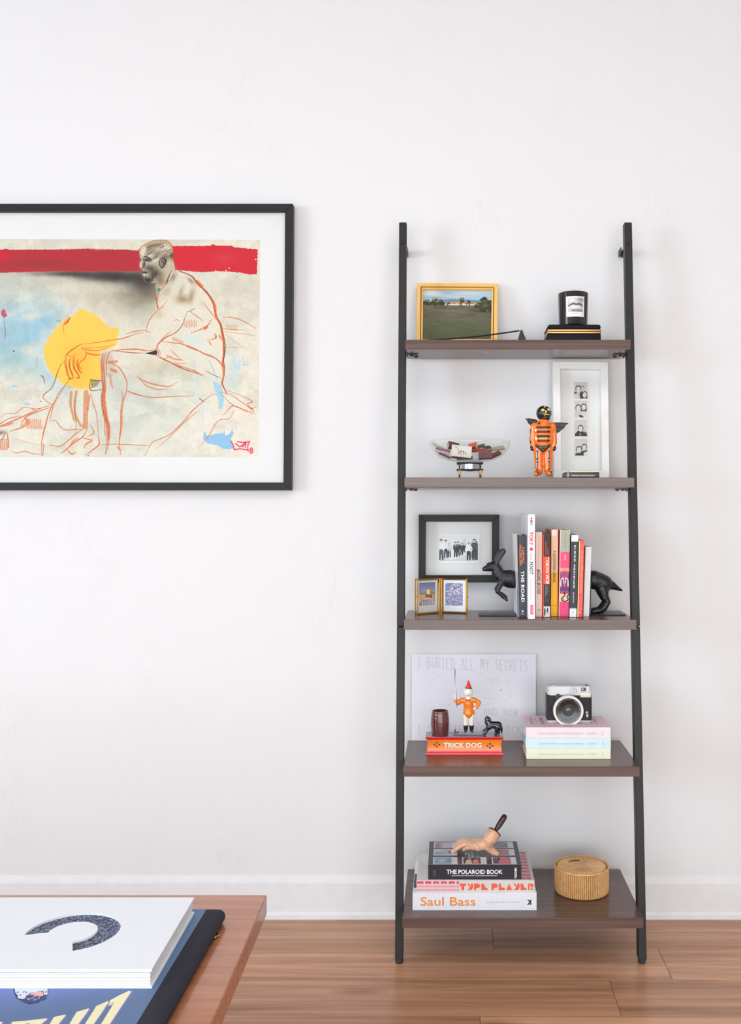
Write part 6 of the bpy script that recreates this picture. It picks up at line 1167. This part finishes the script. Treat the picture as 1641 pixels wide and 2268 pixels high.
TP = O+A+Z_*.0004; sheet('cover_print', TP+Y_*(DP-.001)+B*.001, TP+Y_*(DP-.001)+B*.999, TP+B*.999+Y_*.0005, TP+B*.001+Y_*.0005, pcv.image('polaroid_cover', .3, .5), t, .0002)
for tx, fx, w_, v0, L_x in (('THE', .40, .022, .64, .045), ('POLAROID', .433, .024, .64, .095), ('BOOK', .470, .024, .64, .055), ('BARBARA HITCHCOCK', .53, .008, .60, .07), ('STEVE CRIST', .55, .008, .60, .05), ('TASCHEN', .565, .008, .60, .03)):
    text(tx, TP+B*(fx+w_)+Y_*(DP*v0-L_x)+Z_*.0002, Y_*L_x, B*-w_, C('ink_pale', (206, 210, 222)), t, bold=.02, n=Z_*.0002)
z3 = z2+.0362
# wooden hand with a dark handle
ZG = 2.425; q = zm(990, 1800, 11.72, ZG); u = ZG/FPX/11.72
SKN = mat('hand_resin', (226, 176, 142), .25, coat=.6, var=.12, vs=60)
hd = thing('hand_ornament', (q(750, 1000).x, ZG-ZW, z3), 'glossy flesh coloured hand with a dark brown handle resting on the black book', 'ornament')
def hp_(px, py, Z=ZG): return P(990+px/11.72, 1800+py/11.72, Z)
def onb_(px, py, lift):   # point at given photo position whose height above the book top is lift
    h_ = CH-(z3+lift); return P(990+px/11.72, 1800+py/11.72, h_*FPX/(1800+py/11.72-CY))
HC_ = []
def seg(a_, ra, b_, rb): HC_.append(('c', a_, ra, b_, rb))
wr, wr2 = onb_(1110, 690, .046), onb_(1060, 790, .034)
kn = [onb_(800, 905, .023), onb_(740, 860, .025), onb_(700, 815, .026), onb_(690, 775, .025)]
pm_ = onb_(900, 840, .029)
seg(wr, .0150, wr2, .0150)
for p_ in kn: seg(wr2, .0125, p_, .0088)
seg(kn[0], .0085, kn[3], .0085); seg(pm_, .013, wr2, .0145)
def finger(pts, rs):
    for (a_, b_), (ra, rb) in zip(zip(pts, pts[1:]), zip(rs, rs[1:])): seg(a_, ra, b_, rb)
finger([kn[0], onb_(620, 895, .019), onb_(500, 920, .013), onb_(430, 960, .0075)], [.0082, .0066, .0058, .0048])
finger([kn[1], onb_(520, 820, .023), onb_(370, 855, .018), onb_(240, 945, .010), onb_(150, 1010, .0058)], [.0082, .0068, .0062, .0056, .0046])
finger([kn[2], onb_(500, 765, .026), onb_(370, 770, .021), onb_(250, 850, .013), onb_(180, 905, .0085)], [.0080, .0062, .0056, .0050, .0042])
finger([kn[3], onb_(540, 712, .026), onb_(420, 700, .022), onb_(320, 740, .016), onb_(235, 800, .010)], [.0074, .0056, .0050, .0046, .0040])
finger([wr2, onb_(1050, 880, .026), onb_(1130, 960, .017), onb_(1210, 1020, .011), onb_(1290, 1065, .0068)], [.0125, .0105, .0092, .0080, .0060])
blob('hand', HC_, SKN, hd, vox=.0008, sm=2)
dirh = (hp_(1340, 210, 2.437)-hp_(1130, 530, 2.42)).normalized()
cu_ = wr+dirh*.010
Mh = dirh.to_track_quat('Z', 'Y').to_matrix().to_4x4()
MB().lathe([(0, -.014), (.0162, -.014), (.0172, -.004), (.0176, .009), (.0166, .0105), (0, .0105)], cu_, 32, Mh).done('wrist_cuff', SKN, hd, True, ang=50)
HBR = mat('handle_brown', (64, 30, 42), .2, coat=.7)
MB().lathe([(0, .0095), (.0178, .0095), (.0180, .0118), (.0170, .0130), (.0065, .0150), (.0052, .018), (.0062, .024), (.0072, .030), (.0076, .052), (.0072, .058), (.0050, .0615), (0, .0625)], cu_, 32, Mh).done('handle', HBR, hd, True, ang=50)
# basket
Zk = 2.465; bcx = P(1288, 0, Zk).x; bcy = Zk-ZW; RK = .0690; hk = .0635
STR = mat('straw', (226, 176, 116), .65, var=.28, vs=90, bump=.4, bs=500); STL = mat('straw_light', (226, 184, 136), .65, var=.22, vs=80, bump=.4, bs=500)
bk = thing('lidded_basket', (bcx, bcy, S5), 'small round woven straw basket with a lid', 'basket')
m = MB(); NS = 84
m.lathe([(0, .0), (RK*.90, .0), (RK*.945, .006), (RK*.955, hk-.006), (RK*.94, hk-.004), (RK*.90, hk-.011), (0, hk-.013)], (bcx, bcy, S5), 72); m.done('inner_wall', C('straw_gap_shade', (140, 92, 50), rough=.8), bk, True)  # darker straw colour puts the shade between the stakes into the material
m = MB()
for k_ in range(NS):   # woven stakes, bulging between the weft
    an = 2*math.pi*k_/NS; pts = []; rs = []
    for j_ in range(23):
        t_ = j_/22; z_ = S5+.0015+(hk-.003)*t_; rad = RK*(.945+.03*min(1, t_*6))-.0004; wv = (1 if (j_+k_) % 2 else -1); pts.append((bcx+(rad+.0004*wv)*math.cos(an), bcy+(rad+.0004*wv)*math.sin(an), z_)); rs.append(.0021+.0003*wv)
    m.tube(pts, rs, 5)
o_ = m.done('woven_side', STR, bk, True); o_['kind'] = 'stuff'
m = MB(); m.tube([(bcx+RK*.985*math.cos(v*math.pi/36), bcy+RK*.985*math.sin(v*math.pi/36), S5+hk+.0004*math.sin(v*9)) for v in range(72)], .0026, 8, closed=True); m.done('rim', STR, bk, True)
m = MB(); m.lathe([(0, hk-.0075), (RK*.10, hk-.0068), (RK*.3, hk-.0035), (RK*.6, hk+.0012), (RK*.80, hk+.0016), (RK*.90, hk-.0005), (RK*.92, hk-.004)], (bcx, bcy, S5), 96, wob=lambda f: .012*math.sin(f*2*math.pi*3)); o_ = m.done('lid', STR, bk, True)
m = MB()
for k_ in range(46):
    an = 2*math.pi*k_/46; pts = []
    for rr_f, zo in ((.01, -.0064), (.08, -.0060), (.3, -.0026), (.6, .0020), (.8, .0024), (.90, .0002)): pts.append((bcx+RK*rr_f*math.cos(an+.25*rr_f), bcy+RK*rr_f*math.sin(an+.25*rr_f), S5+hk+zo-.0006))
    m.tube(pts, [.0005, .0007, .0014, .0021, .0023, .0018], 5)
o_ = m.done('lid_straw', STL, bk, True); o_['kind'] = 'stuff'
MB().tube([(bcx-.030, bcy+.020, S5+hk+.0022), (bcx-.016, bcy+.027, S5+hk+.0030), (bcx-.002, bcy+.030, S5+hk+.0026)], .0014, 6).done('lid_loop', C('dark_straw', (96, 62, 34)), bk, True)
# ================================================================== coffee table
TT = .45
ct_ = thing('coffee_table', (-.85, -1.3, 0), 'brown wooden coffee table in the lower left foreground', 'table')
yf, yn = 1.650-ZW, .95-ZW
b = bmesh.new(); pl = [(-1.55, yf), (-.310, yf), (-.297, yn), (-1.55, yn)]
vs = [b.verts.new((x, y, TT-.0335)) for x, y in pl]; f = b.faces.new(vs); r_ = bmesh.ops.extrude_face_region(b, geom=[f]); bmesh.ops.translate(b, verts=[v for v in r_['geom'] if isinstance(v, bmesh.types.BMVert)], vec=(0, 0, .0335)); bmesh.ops.bevel(b, geom=b.edges[:], offset=.0012, segments=2, affect='EDGES')
m = MB(); m.b.free(); m.b = b; m.done('table_top', TABLEW, ct_, True, ang=40)
for lx, ly in ((-.353, 1.325-ZW-.05), (-1.50, 1.325-ZW-.05), (-.353, yn+.03), (-1.50, yn+.03)):
    m = MB(); m.frame(Vector((lx+.010, ly+.005, 0)), Vector((.030, 0, 0)), Vector((0, .035, 0)), Vector((0, 0, .001))); a_ = Vector((lx+.008, ly+.006, 0)); 
    bb = bmesh.new(); lo_ = [bb.verts.new((lx+.02+dx*.014, ly+.025+dy*.014, 0)) for dx, dy in ((-1, -1), (1, -1), (1, 1), (-1, 1))]; hi_ = [bb.verts.new((lx+.022+dx*.0215, ly+.025+dy*.025, TT-.0338)) for dx, dy in ((-1, -1), (1, -1), (1, 1), (-1, 1))]
    for k_ in range(4): bb.faces.new((lo_[k_], lo_[(k_+1) % 4], hi_[(k_+1) % 4], hi_[k_]))
    bb.faces.new(lo_[::-1]); bb.faces.new(hi_); m.b.free(); m.b = bb; m.done('leg', TABLEW, ct_)
m = MB(); m.box((-1.46, 1.32-ZW-.03, TT-.09), (-.36, 1.32-ZW-.012, TT-.034)); m.done('apron', TABLEW, ct_); MB().box((-1.46, yn+.04, TT-.09), (-.36, yn+.058, TT-.034)).done('apron', TABLEW, ct_)
# slate blue magazine album
al = thing('comic_album', (-.55, -1.25, TT), 'large slate blue hardcover album with slanted yellow lettering, under the white book', 'book')
NAVY = mat('navy_cloth', (24, 26, 44), .75, bump=.5, bs=1500); th = .0212
yF, yN = 1.537-ZW, 1.10-ZW; xr, xl = -.3535, -.88
m = MB(); m.box((xl, yN, TT+.0015), (xr-.012, yF, TT+.0042), .0006); m.box((xl, yN, TT+th-.0025), (xr-.012, yF, TT+th), .0006); m.done('cover', C('slate_cover', (92, 116, 158), rough=.5), al)
MB().box((xl+.004, yN+.003, TT+.004), (xr-.012, yF-.003, TT+th-.0024)).done('pages', PAPER, al)
pts = []; 
for k_ in range(13): an = math.radians(90-k_*15); pts.append((xr-.012+.011*math.cos(an), TT+th/2+.0002+(th/2)*math.sin(an)))
pts = [(xr-.031, TT+th+.0004)]+pts+[(xr-.031, TT+.0010)]
m = MB(); m.prism(pts, Vector((0, yN, 0)), X_, Z_, Y_*(yF-yN)); m.done('cloth_spine', NAVY, al, True, ang=30)
k0 = 1000  # cover art in metres, x from xl to xr-.031, y from yN to yF
xs0, xs1 = xl, xr-.031
ac_ = Canvas(0, 0, (xs1-xs0)*1000, (yF-yN)*1000, 2.6, (96, 122, 160)); ac_.z = (0, 0, 1)
def tc_(px, py):   # photo px on the album top -> canvas mm
    Z_a = (CH-TT-th)*FPX/(py-CY); w_ = P(px, py, Z_a); return ((w_.x-xs0)*1000, (yF-w_.y)*1000)
z7 = lambda x, y: tc_(x/5.128, 2130+y/5.128)
c0 = z7(380, 330); ac_.smear(c0[0], c0[1]-20, 90, 55, (134, 150, 232), 1.0); ac_.smear(c0[0]-30, c0[1], 60, 36, (128, 146, 232), .7); ac_.smear(350, 300, 200, 90, (84, 108, 152), .5)
YL, PU = (238, 234, 190), (150, 128, 206)
def lp(pts, c_, dx=0): ac_.poly([tuple(np.array(z7(x+dx, y))) for x, y in pts], c_)
for pts in ([(1225, 480), (1250, 440), (1350, 385), (1465, 332), (1490, 340), (1240, 715), (1080, 960), (960, 1000), (1150, 705), (1300, 460), (1235, 495)], [(1085, 510), (1220, 450), (1235, 460), (1060, 715), (900, 960), (790, 990), (960, 715), (1085, 520)], [(870, 572), (1005, 533), (1010, 545), (885, 715), (740, 950), (640, 980), (790, 705)], [(612, 630), (735, 603), (745, 612), (660, 715), (560, 900), (470, 900), (560, 715)],
            [(140, 685), (330, 668), (530, 645), (535, 655), (460, 715), (400, 820), (330, 820), (370, 715), (300, 700), (250, 820), (120, 860), (200, 720), (120, 705)], [(-120, 700), (30, 685), (20, 700), (-40, 820), (-160, 840)]):
    lp(pts, PU, 16); lp(pts, YL)
lp([(1225, 500), (1240, 490), (1300, 458), (1270, 500)], (232, 170, 160))
lp([(150, 300), (550, 300), (548, 378), (500, 410), (440, 470), (330, 490), (250, 450), (190, 425), (155, 350)], (40, 50, 92)); lp([(165, 290), (540, 290), (540, 375), (500, 380), (490, 330), (330, 360), (320, 400), (260, 430), (200, 415), (200, 385), (170, 350)], (216, 226, 240)); lp([(325, 370), (400, 345), (485, 340), (495, 385), (450, 400), (340, 400)], (236, 178, 180)); lp([(300, 420), (440, 400), (470, 430), (330, 450)], (206, 204, 226))
for x, y in ((320, 395), (350, 440), (300, 455), (380, 465), (430, 440), (480, 410), (270, 440), (500, 425), (345, 400), (410, 410)): c_ = z7(x, y); ac_.ell(c_[0], c_[1], 3.2, 5, (58, 70, 120), .9)
for x, y in ((200, 350), (230, 380), (300, 350), (270, 345), (380, 385), (520, 345)): c_ = z7(x, y); ac_.ell(c_[0], c_[1], 1.2, 2.2, (70, 80, 120), .9)
hgt = TT+th+.0003; sheet('cover_print', Vector((xs0, yF, hgt)), Vector((xs1, yF, hgt)), Vector((xs1, yN, hgt)), Vector((xs0, yN, hgt)), ac_.image('album_cover', .5), al, .0002)
# brass clasp peeping from under the album
MB().tube([(xr-.004, yF-.045, TT+.003), (xr+.001, yF-.052, TT+.003), (xr-.004, yF-.060, TT+.003)], .0016, 6).done('brass_clip', GOLD, al, True)
# big white book with the cut-out C
zw0 = TT+th+.0006; zw1 = .4972
wb = thing('cutout_book', (-.6, -1.24, zw0), 'thick white book with a cut-out letter C in its cover, lying on the blue album', 'book')
a_, b_, c_, d_ = (-.3926, 1.281-ZW), (-.3990, 1.520-ZW), (-.760, 1.520-ZW), (-.760, 1.281-ZW)
WB = mat('white_cover', (234, 238, 246), .4, var=.01)
def qslab(pts, z0, z1, mt, name, bev=0):
    m = MB(); m.prism(pts, Vector((0, 0, z0)), X_, Y_, Z_*(z1-z0)); return m.done(name, mt, wb)
def ins(i): return [(a_[0]-i, a_[1]+i), (b_[0]-i, b_[1]-i), (c_[0]+i, c_[1]-i), (d_[0]+i, d_[1]+i)]
qslab([a_, b_, c_, d_], zw0, zw0+.0030, WB, 'back_cover')
tcx, tcy, RO_, RI_ = -.5415, 1.396-ZW, .0655, .0340
arc = [(tcx+RO_*math.cos(math.radians(t_)), tcy+RO_*math.sin(math.radians(t_))) for t_ in np.linspace(-69, 190, 60)]+[(tcx+RI_*math.cos(math.radians(t_)), tcy+RI_*math.sin(math.radians(t_))) for t_ in np.linspace(184, -69, 48)]
m = MB(); m.prism([a_, b_, c_, d_], Vector((0, 0, zw1-.0032)), X_, Y_, Z_*.0032, hole=arc[::-1]); m.done('front_cover', WB, wb)
SPK = mat('speckled_blue', (58, 66, 96), .6, var=.05); nt = SPK.node_tree; n_ = nt.nodes['Noise Texture']; n_.inputs['Scale'].default_value = 420; n_.inputs['Detail'].default_value = 6
for l_ in list(nt.links):
    if l_.to_socket.name == 'Factor' and l_.to_node.type == 'MIX': nt.links.remove(l_)
cr = nt.nodes.new('ShaderNodeValToRGB'); cr.color_ramp.elements[0].position = .47; cr.color_ramp.elements[1].position = .62; nt.links.new(n_.outputs['Fac'], cr.inputs[0])
mx_ = [x for x in nt.nodes if x.type == 'MIX'][0]; nt.links.new(cr.outputs[0], mx_.inputs[0]); mx_.inputs[6].default_value = (*lin((34, 40, 66)), 1); mx_.inputs[7].default_value = (*lin((150, 162, 190)), 1)
qslab(ins(.002), zw1-.0038, zw1-.0033, SPK, 'endpaper')
NP = 9; zp0, zp1 = zw0+.0031, zw1-.0039
for k_ in range(NP):
    i_ = .0025+(k_ % 3)*.0004; qslab(ins(i_), zp0+(zp1-zp0)*k_/NP+.00012, zp0+(zp1-zp0)*(k_+1)/NP-.00008, mat('thick_page', (232, 231, 228), .7), 'page_section')
